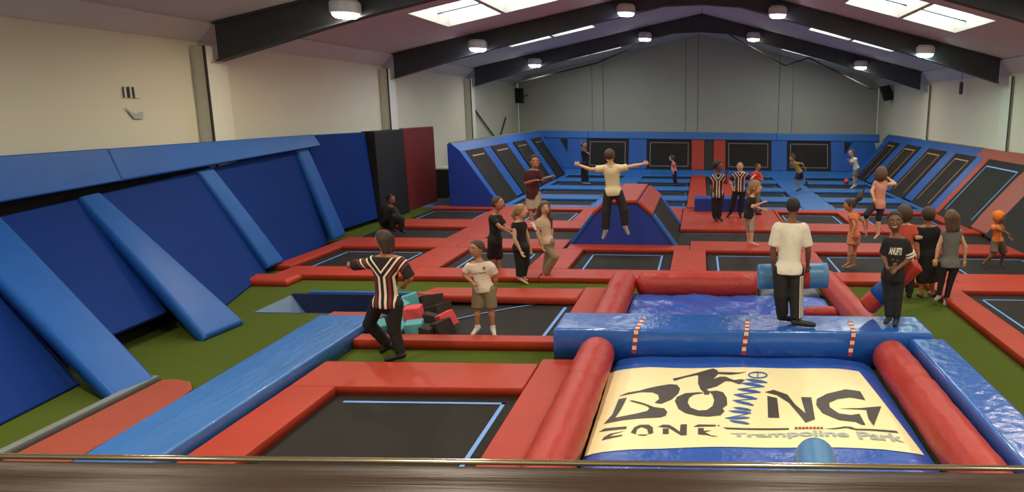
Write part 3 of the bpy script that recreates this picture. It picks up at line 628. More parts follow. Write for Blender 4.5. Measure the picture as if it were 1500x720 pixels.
LET = {
 'letter_b': ('ink', [Za([(270, 293), (328, 290), (285, 370), (245, 425), (400, 408), (470, 395), (487, 378), (470, 362), (345, 315), (365, 312), (440, 338), (520, 370), (590, 380), (612, 405), (600, 432), (560, 442), (300, 447), (165, 460), (210, 415), (225, 400)]),
                     Za([(270, 272), (330, 255), (420, 250), (530, 228), (630, 210), (680, 213), (702, 240), (690, 275), (640, 320), (570, 348), (522, 340), (555, 315), (548, 285), (510, 268), (420, 262)])]),
 'letter_o': ('ink', [Za([(665, 330), (680, 300), (740, 272), (840, 262), (870, 268), (800, 280), (765, 305), (755, 340), (775, 375), (830, 395), (890, 390), (930, 360), (942, 320), (930, 280), (905, 255), (960, 250), (1005, 262), (1030, 300), (1033, 350), (1000, 375), (1015, 395), (985, 425), (900, 437), (830, 435), (740, 415), (690, 385)])]),
 'jumping_figure': ('ink', [Za([(650, 170), (660, 185), (740, 158), (820, 140), (830, 145), (828, 200), (845, 240), (870, 265), (870, 278), (905, 278), (912, 258), (885, 240), (960, 220), (1020, 185), (1060, 188), (1120, 210), (1160, 180), (1130, 175), (1080, 180), (1020, 155), (980, 155), (935, 170), (970, 135), (965, 110), (935, 97), (895, 105), (810, 128), (670, 165)]),
                           Za([(970, 136), (1060, 142), (1120, 137), (1175, 122), (1120, 129), (1060, 126), (968, 122)])]),
 'letter_n': ('ink', [Zb([(360, 250), (420, 235), (510, 265), (560, 330), (630, 390), (600, 280), (668, 280), (692, 430), (630, 452), (600, 415), (520, 320), (440, 270)]), Zb([(378, 275), (442, 290), (457, 418), (383, 415)])]),
 'letter_g': ('ink', [Zb([(1025, 297), (990, 240), (890, 230), (770, 255), (705, 290), (700, 330), (740, 385), (850, 430), (960, 440), (1000, 460), (1025, 460), (985, 387), (930, 395), (850, 385), (790, 345), (785, 315), (840, 290), (920, 282)]), Zb([(845, 352), (1000, 350), (1130, 330), (1080, 465), (1045, 420), (1030, 362)])]),
 'letter_z': ('ink', [Za([(130, 515), (170, 495), (325, 495), (325, 512)]), Za([(205, 540), (325, 525), (230, 545), (200, 560), (300, 552), (290, 562), (190, 575), (150, 582), (165, 560)])]),
 'letter_o_small': ('ink', [Za([(355, 540), (380, 505), (420, 490), (480, 490), (510, 510), (513, 550), (480, 557), (470, 520), (430, 505), (400, 520), (390, 555)]), Za([(395, 558), (480, 558), (455, 566), (420, 565)])]),
 'letter_n_small': ('ink', [Za([(545, 507), (580, 493), (625, 495), (660, 515), (700, 545), (705, 495), (750, 493), (748, 567), (710, 570), (620, 515)]), Za([(580, 520), (622, 520), (622, 557), (580, 557)])]),
 'letter_e': ('ink', [Za([(793, 512), (830, 495), (955, 495), (950, 506)]), Za([(828, 520), (868, 520), (868, 540), (930, 535), (875, 548), (920, 572), (975, 577), (935, 580), (885, 568), (828, 565)]), Za([(965, 497), (980, 497), (980, 503), (965, 503)])]),
 'underline': ('ink', [Zb([(85, 480), (520, 486), (520, 496), (110, 491)]), Zb([(750, 492), (820, 486), (890, 472), (930, 474), (960, 486), (1230, 487), (1245, 500), (1200, 500), (960, 496), (900, 482), (820, 494)])]),
 'red_script': ('inkred', [Zb([(555 + i * 24, 492), (562 + i * 24, 480), (575 + i * 24, 478), (578 + i * 24, 495)]) for i in range(8)]),
}
for nm, (m, polys) in LET.items(): obj(nm, *join(*[pr(nm, p, m) for p in polys]), m, bn)
# the spring that stands for the I
blades = []
for (a, b) in [((230, 165), (378, 185)), ((205, 190), (360, 213)), ((180, 228), (335, 250)), ((155, 262), (312, 292)), ((150, 300), (290, 332)), ((120, 368), (272, 382)), ((150, 345), (275, 365)), ((100, 418), (265, 412)), ((120, 432), (262, 452))]:
    (xa, ya), (xb, yb2) = a, b; w_ = 8
    blades.append(Zb([(xa, ya), (xa + (xb - xa) * .3, ya + (yb2 - ya) * .3 - w_), (xa + (xb - xa) * .75, ya + (yb2 - ya) * .75 - w_), (xb, yb2), (xb - 10, yb2 + 6), (xa + (xb - xa) * .7, ya + (yb2 - ya) * .7 + w_), (xa + (xb - xa) * .25, ya + (yb2 - ya) * .25 + w_)]))
for a, b in [((378, 185), (205, 190)), ((360, 213), (180, 228)), ((335, 250), (155, 262)), ((312, 292), (150, 300)), ((272, 382), (100, 418))]:
    blades.append(Zb([(a[0], a[1] - 2), (a[0], a[1] + 3), (b[0], b[1] + 3), (b[0], b[1] - 2)]))
for k in range(20):
    a0, a1 = 2 * math.pi * k / 20, 2 * math.pi * (k + 1) / 20
    blades.append(Zb([(315 + 65 * math.cos(a0), 137 + 23 * math.sin(a0)), (315 + 65 * math.cos(a1), 137 + 23 * math.sin(a1)), (315 + 55 * math.cos(a1), 137 + 16 * math.sin(a1)), (315 + 55 * math.cos(a0), 137 + 16 * math.sin(a0))]))
blades.append(Zb([(312, 118), (318, 118), (318, 155), (312, 155)]))
obj('spring_letter', *join(*[pr('s', p, 'inkblue', .013) for p in blades]), 'inkblue', bn)
def text_mesh(s, bold=0.0):
    cu = bpy.data.curves.new('txt', 'FONT'); cu.body = s; cu.align_x = 'CENTER'; cu.align_y = 'CENTER'; cu.offset = bold; cu.resolution_u = 3
    ob = bpy.data.objects.new('txt', cu); COL.objects.link(ob); dg = bpy.context.evaluated_depsgraph_get(); dg.update()
    me = bpy.data.meshes.new_from_object(ob.evaluated_get(dg)); V = [tuple(v.co) for v in me.vertices]; Fc = [tuple(p.vertices) for p in me.polygons]
    bpy.data.objects.remove(ob); bpy.data.curves.remove(cu); bpy.data.meshes.remove(me)
    return np.array(V), Fc
for word, p0, p1 in (('Trampoline', 1071, 1246), ('Park', 1259, 1326)):
    V, Fc = text_mesh(word, .03); l, r_ = bp((p0, 644)), bp((p1, 644)); tpz = bp((1200, 632)); bt = bp((1200, 643.5))
    u = (V[:, 0] - V[:, 0].min()) / np.ptp(V[:, 0]); vv = (V[:, 1] - V[:, 1].min()) / np.ptp(V[:, 1])
    W = [(l[0] + (r_[0] - l[0]) * a, bt[1] + (tpz[1] - bt[1]) * b * (.55 + .45 * min(1, a * 1.6 + (1 if word == 'Park' else 0))), 0) for a, b in zip(u, vv)]
    W = [(x, y, bagz(x, y) + .006 * math.sin(x * 5 + y * 2) + .014) for x, y, z in W]
    obj('word_' + word.lower(), W, Fc, 'inkgrey', bn)
# tubes, beam, side pad
for x, l in ((-1.36, 'left'), (2.6, 'right')):
    obj('inflatable_tube', *roundtube([(x, 4.9, .13), (x, 9.37, .13)], .245, 24, .035), 'redshiny', smooth=True, label='fat red inflatable tube along the %s side of the logo banner' % l, cat='tube')
be = thing('balance_beam', (.65, 9.8, FZ), 'long shiny blue padded beam crossing behind the logo banner', 'beam')
obj('beam_pad', *slab([(-1.98, 9.4, .42), (3.22, 9.4, .42), (3.22, 10.2, .42), (-1.98, 10.2, .42)], .5, .035, 24, 5), 'blueshiny', be, smooth=True)
for px in (932, 1087, 1236):
    a = onz((px, 470), .42)
    n_ = 9; rows = [(9.385, z) for z in np.linspace(.08, .41, 7)] + [(y, .4245) for y in np.linspace(9.42, 9.9, 7)]
    for k in range(len(rows) - 1):
        (ya, za), (yb2, zb2) = rows[k], rows[k + 1]; lean = .04 * k / 6
        o = obj('tape', [(a[0] - .03 + lean, ya, za), (a[0] + .03 + lean, ya, za), (a[0] + .03 + lean, yb2, zb2), (a[0] - .03 + lean, yb2, zb2)], [(0, 1, 2, 3)], 'tapew' if k % 2 else 'taper', be)
obj('side_beam', *slab([(2.88, 4.6, .36), (3.36, 4.6, .36), (3.36, 9.36, .36), (2.88, 9.36, .36)], .48, .04, 4, 24), 'blueshiny', smooth=True, label='shiny blue padded beam running beside the right inflatable tube', cat='beam')
# second airbag behind the beam
V = []; Fc = []; nx, ny = 50, 40; x0, x1, y0, y1 = -1.18, 2.27, 10.21, 12.79
for j in range(ny + 1):
    for i in range(nx + 1):
        x = x0 + (x1 - x0) * i / nx; y = y0 + (y1 - y0) * j / ny
        z = .02 + .012 * math.sin(x * 7 + math.sin(y * 5) * 2) + .01 * math.sin(y * 9 + x * 4) + .008 * math.sin(x * 23 + y * 17) + (.09 * math.exp(-((x - 1.25 - .25 * (y - 11.5)) ** 2) / .02) if x > .5 else 0)
        V.append((x, y, z))
for j in range(ny):
    for i in range(nx): Fc.append((j * (nx + 1) + i, j * (nx + 1) + i + 1, (j + 1) * (nx + 1) + i + 1, (j + 1) * (nx + 1) + i))
n = len(V); V += [(x0, y0, FZ), (x1, y0, FZ), (x1, y1, FZ), (x0, y1, FZ)]
Fc += [(n, n + 1, nx, 0), (n + 1, n + 2, n - 1, nx), (n + 2, n + 3, n - nx - 1, n - 1), (n + 3, n, 0, n - nx - 1)]
obj('airbag_sheet', V, Fc, 'bluebag', smooth=True, label='crumpled blue airbag sheet enclosed by red tubes behind the beam', cat='airbag')
obj('inflatable_tube', *roundtube([(-1.42, 10.22, .14), (-1.42, 13.35, .14)], .25, 24, .03), 'redshiny', smooth=True, label='red inflatable tube along the left of the crumpled blue sheet', cat='tube')
obj('inflatable_tube', *roundtube([(-1.17, 13.05, .14), (1.12, 13.05, .14)], .25, 24, .03), 'redshiny', smooth=True, label='red inflatable tube across the back of the crumpled blue sheet', cat='tube')
obj('inflatable_tube', *roundtube([(2.6, 10.22, .12), (2.5, 13.7, .12)], .22, 24, .03), 'redshiny', smooth=True, label='red inflatable tube along the right of the crumpled blue sheet', cat='tube')
V, Fc = slab([(1.14, 12.85, .05), (2.25, 12.85, .05), (2.25, 13.4, .16), (1.12, 13.4, .16)], .2, .05, 12, 8)
V = [(x, y, z + .03 * math.sin(x * 17 + y * 9) if z > 0 else z) for x, y, z in V]
obj('crumpled_cover', V, Fc, 'greyfab', smooth=True, label='crumpled grey cover lying behind the blue sheet', cat='cover')
obj('bolster', *roundtube([(1.7, 11.15, .17), (2.24, 11.2, .17)], .11, 16, 0), 'redshiny', smooth=True, label='short red bolster lying on the crumpled blue sheet', cat='bolster')
obj('bolster', *roundtube([(1.0, 5.0, .26), (1.1, 6.28, .26)], .19, 24, .0, 1.1), 'rollblue', smooth=True, label='dusty blue bolster lying on the near edge of the logo airbag', cat='bolster')

# ------------------------------------------------------------------ balcony rail in front of the viewer
rl = thing('balcony_rail', (-.3, .95, 2.0), 'brown metal handrail across the viewing balcony', 'handrail')
V, Fc = [], []
profr = [(.9, 2.82), (.885, 2.85), (.89, 2.868), (.905, 2.872), (.93, 2.866), (.945, 2.872), (.965, 2.874), (.985, 2.872), (1.0, 2.862), (1.005, 2.84), (1.0, 2.82)]
xr = [-2.2, 1.6]
for x in xr: V += [(x, y, z) for y, z in profr]
n = len(profr); Fc = [(i, (i + 1) % n, (i + 1) % n + n, i + n) for i in range(n)] + [tuple(range(n - 1, -1, -1)), tuple(range(n, 2 * n))]
obj('rail_bar', V, Fc, 'rail', rl, smooth=True)
obj('rail_edge_highlight', *tube([(-2.2, .996, 2.874), (1.6, .996, 2.874)], .0045, 10), 'railhi', rl, smooth=True)  # thin bright strip painted in as the highlight along the far edge
for x in (-2.0, -.3, 1.4): obj('rail_post', *box(x - .02, x + .02, .93, .97, 2.72, 2.83), 'steel', rl)
obj('balcony_parapet', *box(-4, 4, .78, .97, FZ, 2.72), 'cream', label='cream painted parapet below the brown handrail', cat='parapet')
obj('balcony_deck', *box(-4, 4, -4.5, .78, 1.6, 1.8), 'cream', label='raised balcony deck behind the cream parapet', cat='deck')

# ------------------------------------------------------------------ wall fittings
sp = thing('wall_speaker', (-9.4, 40.4, 3.6), 'black loudspeaker high in the dim left corner of the end wall', 'speaker')
a = ony((757, 140), 40.2)
obj('cabinet', *slab([(a[0] - .25, 40.2, a[2] - .4), (a[0] + .25, 40.1, a[2] - .4), (a[0] + .25, 40.1, a[2] + .4), (a[0] - .25, 40.2, a[2] + .4)], .35, .03), 'black', sp)
obj('wall_bracket', *tube([(a[0] + .2, 40.4, a[2] - .1), (a[0] + .45, 40.75, a[2] + .05)], .03, 6), 'steel', sp)
sp = thing('wall_speaker', (9.3, 38, 3.9), 'black loudspeaker tilted down from the right wall', 'speaker')
Y = 37.6; A = [ony(p, Y) for p in ((1297, 148), (1311, 145), (1304, 124), (1290, 127))]
obj('cabinet', *slab(A, .35, .03), 'black', sp); obj('wall_bracket', *tube([A[1] + np.array([0, .2, .15]), (9.6, 37.9, A[1][2] + .2), (9.85, 37.9, A[1][2] + .25)], .03, 6), 'steel', sp)
a = onx((1408, 128), 9.6)
hd = thing('hanging_sensor', (9.62, a[1], a[2] - .25), 'small grey cylinder hanging on a cord by the right wall', 'fitting')
obj('cylinder', *tube([(9.6, a[1], a[2] - .25), (9.6, a[1], a[2] - .2), (9.6, a[1], a[2] + .15), (9.6, a[1], a[2] + .2)], [.05, .07, .07, .04], 10), 'steel', hd); obj('cord', *tube([(9.6, a[1], a[2] + .2), (9.6, a[1], roofz(9.6))], .01, 5), 'steel', hd)
a = onx((192, 135), WL + .01)
sk = thing('wall_socket', (WL + .02, a[1], a[2]), 'broken socket box with exposed wires high on the cream wall', 'socket')
obj('back_box', *box(WL, WL + .03, a[1] - .17, a[1] + .06, a[2] - .09, a[2] + .09), 'gap', sk)
for dy in (-.17, -.05, .05): obj('frame_bar', *box(WL + .03, WL + .05, a[1] + dy - .015, a[1] + dy + .015, a[2] - .1, a[2] + .1), 'colm', sk)
obj('cover', *box(WL, WL + .035, a[1] + .06, a[1] + .2, a[2] - .1, a[2] + .1), 'wall', sk)
P = [onx(p, WL + .02) for p in ((183, 158), (193, 165), (200, 166), (208, 163), (209, 174), (196, 174))]
P2 = [p + np.array([.015, 0, 0]) for p in P]; n = len(P)
obj('torn_paper', P2 + P, [tuple(range(n)), tuple(range(2 * n - 1, n - 1, -1))] + [(i, i + n, (i + 1) % n + n, (i + 1) % n) for i in range(n)], 'paper', label='torn strip of pale blue-grey paper stuck below the socket', cat='paper')
a = onz((1240, 269), .0)
obj('ball', *sphere((a[0], a[1] + .05, .11), .13, 16, 12), 'redball', smooth=True, label='red ball on the blue court beside the boy in white', cat='ball')

#PEOPLE#
# ================================================================== PEOPLE
def nrm(v): return v / (np.linalg.norm(v) + 1e-9)
class Field:
    def __init__(s, lo, hi, h):
        s.h = h; s.lo = np.array(lo); s.n = np.ceil((np.array(hi) - s.lo) / h).astype(int) + 1
        s.F = np.full(tuple(s.n), 1.0, np.float32); s.ax = [s.lo[i] + h * np.arange(s.n[i]) for i in range(3)]
    def sub(s, lo, hi):
        a = np.clip(np.floor((lo - s.lo) / s.h).astype(int), 0, s.n - 1); b = np.clip(np.ceil((hi - s.lo) / s.h).astype(int) + 1, a + 1, s.n)
        sl = tuple(slice(a[i], b[i]) for i in range(3))
        X, Y, Z = np.meshgrid(s.ax[0][sl[0]], s.ax[1][sl[1]], s.ax[2][sl[2]], indexing='ij')
        return sl, np.stack([X, Y, Z], -1)
    def put(s, sl, d, k):
        a = s.F[sl]
        if k <= 0: s.F[sl] = np.minimum(a, d); return
        hh = np.clip(.5 + .5 * (a - d) / k, 0, 1); s.F[sl] = a * (1 - hh) + d * hh - k * hh * (1 - hh)
    def cone(s, a, b, r1, r2, k=.02, flat=None, cutb=False, cuta=False, planes=()):
        a = np.array(a, float); b = np.array(b, float); r = max(r1, r2) + k + .02; sl, P = s.sub(np.minimum(a, b) - r, np.maximum(a, b) + r)
        A, B, Q = a, b, P
        if flat is not None:
            f, q = flat; tr = lambda v: v + (1 / q - 1) * (v @ f)[..., None] * f
            A, B, Q = tr(a), tr(b), tr(P)
        ab = B - A; L2 = ab @ ab + 1e-9; t = np.clip(((Q - A) @ ab) / L2, 0, 1)
        d = np.linalg.norm(Q - A - t[..., None] * ab, axis=-1) - (r1 + (r2 - r1) * t)
        if flat is not None: d = d * .85
        u = nrm(b - a)
        if cutb: d = np.maximum(d, (P - b) @ u)
        if cuta: d = np.maximum(d, -((P - a) @ u))
        for p, n in planes: d = np.maximum(d, (P - p) @ n)
        s.put(sl, d, k)
    def ell(s, c, axes, rad, k=.01, planes=()):
        rad = np.array(rad); c = np.array(c); m = rad.max() + k + .02; sl, P = s.sub(c - m, c + m)
        q = (P - c) @ np.array(axes).T; g = np.linalg.norm(q / rad, axis=-1); d = (g - 1) * rad.min() * .9
        for p, n in planes: d = np.maximum(d, (P - p) @ n)
        s.put(sl, d, k)
    def cut(s, p, n):
        X, Y, Z = np.meshgrid(*s.ax, indexing='ij', sparse=True); s.F = np.maximum(s.F, ((X - p[0]) * n[0] + (Y - p[1]) * n[1] + (Z - p[2]) * n[2]).astype(np.float32))
    def mesh(s):
        Fv = s.F; S = Fv < 0; c = np.zeros(tuple(s.n - 1), np.int8); offs = [(i, j, k) for i in (0, 1) for j in (0, 1) for k in (0, 1)]
        nx, ny, nz = s.n - 1
        for o in offs: c += S[o[0]:o[0] + nx, o[1]:o[1] + ny, o[2]:o[2] + nz]
        act = np.argwhere((c > 0) & (c < 8)); idx = np.full(tuple(s.n - 1), -1, np.int64); idx[tuple(act.T)] = np.arange(len(act))
        val = np.stack([Fv[act[:, 0] + o[0], act[:, 1] + o[1], act[:, 2] + o[2]] for o in offs], 1); off = np.array(offs, float)
        acc = np.zeros((len(act), 3)); cnt = np.zeros(len(act))
        for e in range(8):
            for g in range(e + 1, 8):
                if np.abs(off[e] - off[g]).sum() != 1: continue
                va, vb = val[:, e], val[:, g]; m = (va < 0) != (vb < 0); t = np.where(m, va / (va - vb + 1e-12), 0)
                acc += np.where(m[:, None], off[e] + t[:, None] * (off[g] - off[e]), 0); cnt += m
        V = s.lo + (act + acc / np.maximum(cnt, 1)[:, None]) * s.h; Fc = []
        for ax in range(3):
            o1, o2 = (ax + 1) % 3, (ax + 2) % 3; sl0 = [slice(None)] * 3; sl1 = [slice(None)] * 3; sl0[ax] = slice(0, -1); sl1[ax] = slice(1, None)
            A, B = S[tuple(sl0)], S[tuple(sl1)]; E_ = np.argwhere(A != B)
            ok = (E_[:, o1] > 0) & (E_[:, o2] > 0) & (E_[:, o1] < s.n[o1] - 1) & (E_[:, o2] < s.n[o2] - 1); E_ = E_[ok]
            def cell(d1, d2): q = E_.copy(); q[:, o1] += d1; q[:, o2] += d2; return idx[tuple(q.T)]
            q = np.stack([cell(-1, -1), cell(0, -1), cell(0, 0), cell(-1, 0)], 1); fl = ~A[tuple(E_.T)]; q[fl] = q[fl][:, ::-1]; Fc.append(q)
        Fc = np.concatenate(Fc); Fc = Fc[(Fc >= 0).all(1)]
        # light smoothing
        E2 = np.concatenate([Fc[:, [0, 1]], Fc[:, [1, 2]], Fc[:, [2, 3]], Fc[:, [3, 0]]])
        for _ in range(2):
            a2 = np.zeros_like(V); c2 = np.zeros(len(V))
            for i, j in ((0, 1), (1, 0)):
                np.add.at(a2, E2[:, i], V[E2[:, j]]); np.add.at(c2, E2[:, i], 1)
            V = .5 * V + .5 * a2 / np.maximum(c2, 1)[:, None]
        return V, Fc

def hand_mesh(w, d, palm_n, k, curl, side):
    """palm and five separate fingers; w wrist, d direction of the forearm, palm_n palm normal"""
    d = nrm(d); pn = nrm(palm_n - (palm_n @ d) * d); sx = np.cross(d, pn) * side; parts = []
    # palm: flattened tube
    V, Fc = tube([w - d * .01 * k, w + d * .03 * k, w + d * .07 * k, w + d * .092 * k], [.024 * k, .034 * k, .038 * k, .032 * k], 10)
    V = [v - .5 * ((v - w) @ pn) * pn for v in V]; parts.append((V, Fc))
    for i, (o, L) in enumerate(((-.03, .068), (-.01, .078), (.011, .072), (.03, .056))):
        p = w + d * .085 * k + sx * o * k; pts = [p]; a = 0
        for j, f in enumerate((.45, .32, .23)):
            a += curl * (.55, .7, .5)[j]; dr = d * math.cos(a) + pn * math.sin(a); p = p + dr * L * f * k; pts.append(p)
        parts.append(tube(pts, [.0095 * k, .009 * k, .008 * k, .006 * k], 6))
    p = w + d * .025 * k - sx * .03 * k; q = p + (d * .6 - sx * .6 + pn * .25 * (1 + curl)) * .035 * k; r2 = q + nrm(d * .9 - sx * .15 + pn * .4 * curl) * .03 * k
    parts.append(tube([p, q, r2], [.012 * k, .0105 * k, .007 * k], 6))
    return join(*parts)

SK = dict(fair=mat('skin_fair', rgb(214, 164, 132), .55, .06, 8), tan=mat('skin_tan', rgb(178, 122, 90), .55, .06, 8), brown=mat('skin_brown', rgb(118, 78, 56), .5, .06, 8))
def cloth(name, c, rough=.85): return mat('cloth_' + name, rgb(*c), rough, .12, 9, .35, 26)
def hairm(name, c): return mat('hair_' + name, rgb(*c), .55, .3, 30, .5, 90, (6, 6, 1))
def ref_mat(name, zs, kx=1.0):
    m = bpy.data.materials.new(name); m.use_nodes = True; nt = m.node_tree; N = nt.nodes; L = nt.links; b = N['Principled BSDF']; b.inputs['Roughness'].default_value = .8
    tc = N.new('ShaderNodeTexCoord'); sp_ = N.new('ShaderNodeSeparateXYZ'); L.new(tc.outputs['Object'], sp_.inputs[0])
    def mth(op, a, bb=None):
        n = N.new('ShaderNodeMath'); n.operation = op
        for i, v in enumerate((a, bb)):
            if v is None: continue
            if isinstance(v, (int, float)): n.inputs[i].default_value = v
            else: L.new(v, n.inputs[i])
        return n.outputs[0]
    ax = mth('ABSOLUTE', sp_.outputs[0]); up = mth('MAXIMUM', mth('SUBTRACT', sp_.outputs[2], zs), 0.0)
    v = mth('MULTIPLY', mth('SUBTRACT', ax, mth('MULTIPLY', up, .75)), 3.0 * kx)
    cr = N.new('ShaderNodeValToRGB'); cr.color_ramp.interpolation = 'CONSTANT'; L.new(mth('ADD', v, .3), cr.inputs[0])
    blk, wht, red = rgb(34, 22, 22), rgb(232, 218, 196), rgb(122, 36, 34); el = cr.color_ramp.elements
    st = [(0, blk), (.12, wht), (.2, blk), (.36, wht), (.46, blk), (.53, red), (.63, blk), (.7, wht), (.78, blk), (.85, red), (.93, blk)]
    el[0].position = 0; el[0].color = blk; el[1].position = .12; el[1].color = wht
    for p, c in st[2:]: e = el.new(p); e.color = c
    L.new(cr.outputs[0], b.inputs['Base Color']); return m

def person(label, Y, J, yaw=0, head_yaw=None, k=1.0, fat=1.0, skin='fair', top=None, bottom=None, shoes=None, hair=None, res=.013, z0=None, curl=.5, ground=None):
    """J: photo pixels of joints (a = image left, b = image right), optional third value = metres nearer(-)/farther(+) than Y"""
    if ground is not None:
        zz = []
        for q_ in ('aa', 'ab', 'ta', 'tb'):
            if q_ in J: v = J[q_]; zz.append((ony((v[0], v[1]), Y + (v[2] if len(v) > 2 else 0))[2]) - ((.034 if shoes else .026) if q_[0] == 't' else (.078 if shoes else .066)) * k)
        Y = Y * (CAMH - ground) / (CAMH - min(zz))
    def P(key, dflt=None):
        v = J.get(key, dflt); return ony((v[0], v[1]), Y + (v[2] if len(v) > 2 else 0))
    ht, ch = P('top'), P('chin'); sa, sb = P('sa'), P('sb'); ea, eb, wa, wb_ = P('ea'), P('eb'), P('wa'), P('wb'); ha, hb = P('ha'), P('hb'); ka, kb, aa, ab_ = P('ka'), P('kb'), P('aa'), P('ab')
    f = np.array([math.sin(R(yaw)), -math.cos(R(yaw)), 0.]); hy = yaw if head_yaw is None else head_yaw; hf = np.array([math.sin(R(hy)), -math.cos(R(hy)), 0.])
    pel = (ha + hb) / 2; sho = (sa + sb) / 2; spine = nrm(sho - pel); f = nrm(f - (f @ spine) * spine)
    side = np.cross(f, spine); lo = min(aa[2], ab_[2]) - .08
    root = np.array([pel[0], Y, lo]); 
    pts = np.array([ht, ch, sa, sb, ea, eb, wa, wb_, ha, hb, ka, kb, aa, ab_]); m = .26 * max(k, .8)
    LO, HI = pts.min(0) - m, pts.max(0) + m
    Hh = np.linalg.norm(ht - ch); hc = (ht + ch) / 2; up = nrm(nrm(ht - ch) + np.array([0, 0, .6])); hf = nrm(hf - (hf @ up) * up); hs = np.cross(hf, up)
    fl = (f, .68); g = fat * k; TL = np.linalg.norm(sho - pel)
    shw = np.linalg.norm(sa - sb); depth_side = abs(side @ nrm(sa - sb)) if shw > .02 else 0
    # shoulders: keep a sane width even in profile views
    want = .30 * k
    if shw < want * .8:
        sd = side if (sb - sa) @ side >= 0 else -side
        mid = sho; sa2, sb2 = mid - sd * want / 2, mid + sd * want / 2
        if abs(sd[1]) > .5: sa, sb = sa2, sb2
        hw = .17 * k; pm = pel; ha, hb = pm - sd * hw / 2, pm + sd * hw / 2
    waist = pel + spine * TL * .38; chest = pel + spine * TL * .74; neck0 = sho + spine * .015
    def torso(B, o, planes=(), arms=0.0, low=True):
        B.cone(chest, waist, .138 * g + o, .112 * g + o, .03, fl, planes=planes)
        for q_ in (sa, sb): B.cone(sho + spine * .05 * k, sho + (q_ - sho) * .72 - spine * .005, .052 * g + o * .6, .05 * g + o * .7, .03, planes=planes)
        B.cone(sa * .76 + sb * .24 - spine * .055 * k, sb * .76 + sa * .24 - spine * .055 * k, .075 * g + o, .075 * g + o, .05, (f, .85), planes=planes)
        B.cone(waist, pel + spine * .03, .108 * g + o, .132 * g + o, .03, fl, planes=planes)
        if low: B.cone(ha * .85 + hb * .15, hb * .85 + ha * .15, .088 * g + o, .088 * g + o, .03, planes=planes)
    toes = []
    for key, an, kn in (('ta', aa, ka), ('tb', ab_, kb)):
        if key in J: toes.append(P(key))
        else:
            fd = f.copy(); fd[2] = 0; toes.append(an + nrm(fd) * .15 * k + np.array([0, 0, -.045 * k]))
    # ---- body: one continuous surface
    B = Field(LO, HI, res)
    torso(B, 0)
    B.cone(neck0 - spine * .03, hc - up * Hh * .25 - hf * .01, .054 * g, .05 * k, .025)
    for s_, e_, w_ in ((sa, ea, wa), (sb, eb, wb_)):
        B.cone(s_ - spine * .045 * k - (s_ - sho) * .08, e_, .05 * g, .039 * g, .025); B.cone(e_, e_ + (w_ - e_) * .3, .039 * g, .04 * g, .015); B.cone(e_ + (w_ - e_) * .3, w_, .04 * g, .026 * k, .015)
    for h_, k_, a_, t_ in ((ha, ka, aa, toes[0]), (hb, kb, ab_, toes[1])):
        B.cone(h_, k_, .084 * g, .053 * g, .03); B.cone(k_, k_ + (a_ - k_) * .32, .053 * g, .054 * g, .015); B.cone(k_ + (a_ - k_) * .32, a_, .054 * g, .035 * k, .02)
        td = nrm(t_ - a_); heel = a_ + np.array([0, 0, -.03 * k]) - td * .03 * k
        B.cone(heel, t_, .036 * k, .026 * k, .015)
    ax = [hs, hf, up]
    B.ell(hc + up * Hh * .06, ax, (.36 * Hh, .45 * Hh, .43 * Hh), .02)
    B.ell(hc - up * Hh * .22 + hf * .06 * Hh, ax, (.28 * Hh, .34 * Hh, .28 * Hh), .03)
    B.cone(hc + hf * .42 * Hh + up * .03 * Hh, hc + hf * .49 * Hh - up * .1 * Hh, .035 * Hh, .06 * Hh, .012)
    for sg in (-1, 1): B.ell(hc + hs * sg * .37 * Hh - up * .02 * Hh, ax, (.05 * Hh, .09 * Hh, .13 * Hh), .008)
    V, Fc = B.mesh(); hands = []
    for s_, e_, w_, kk in ((sa, ea, wa, 'pa'), (sb, eb, wb_, 'pb')):
        d_ = nrm(w_ - e_); pn = -side if kk == 'pa' else side
        if ((sa - sb) @ side) < 0: pn = -pn
        pn = -(s_ - sho) if kk not in J else np.array(J[kk], float)
        pn = nrm(pn + f * .35) if np.linalg.norm(pn) > .01 else f
        if abs(nrm(pn) @ d_) > .9: pn = np.array([0, 0, -1.])
        dd = np.array(J['d' + kk], float) if 'd' + kk in J else d_
        hands.append(hand_mesh(w_, dd, pn, k * 1.0, curl if not hasattr(curl, '__len__') else curl[0 if kk == 'pa' else 1], 1 if kk == 'pa' else -1))
    V2, F2 = join((list(V), [tuple(q) for q in Fc]), *hands)
    pr_ = thing('person', root, label, 'person')
    body = obj('body', V2, F2, SK[skin], pr_, smooth=True)
    info = dict(Y=Y, slb=(sb - spine * .045 * k - (sb - sho) * .08, eb), root=pr_, f=f, side=side, spine=spine, sho=sho, pel=pel, k=k, hc=hc, Hh=Hh, hf=hf, hs=hs, up=up, wa=wa, wb=wb_, chest=chest)
    # ---- top
    if top:
        o = top.get('o', .016) * k; hem = pel - spine * top.get('hem', .06) * k; sl = top.get('sleeve', .55)
        T = Field(LO, HI, res)
        torso(T, o, low=top.get('hem', .06) > 0)
        if top.get('hem', .06) > .03: T.cone(pel + spine * .02, hem - spine * .05, .14 * g + o, (.14 + top.get('flare', 0)) * g + o, .03, (f, .75))
        if top.get('dress'):
            km = (ka + kb) / 2; T.cone(pel, pel + (km - pel) * 1.1, .15 * g + o, .155 * g + o, .03, (f, .8))
        T.cut(hem, -spine); T.cut(neck0 + spine * top.get('neck', .028) * k - hf * 0, spine)
        if sl > 0:
            for s_, e_, w_ in ((sa, ea, wa), (sb, eb, wb_)):
                ss = s_ - spine * .045 * k - (s_ - sho) * .08
                if sl <= 1: T.cone(ss, ss + (e_ - ss) * sl, .047 * g + o, .047 * g + o, .025, cutb=True)
                else:
                    T.cone(ss, e_, .054 * g + o, .046 * g + o, .025); T.cone(e_, e_ + (w_ - e_) * (sl - 1), .046 * g + o, .036 * g + o, .015, cutb=True)
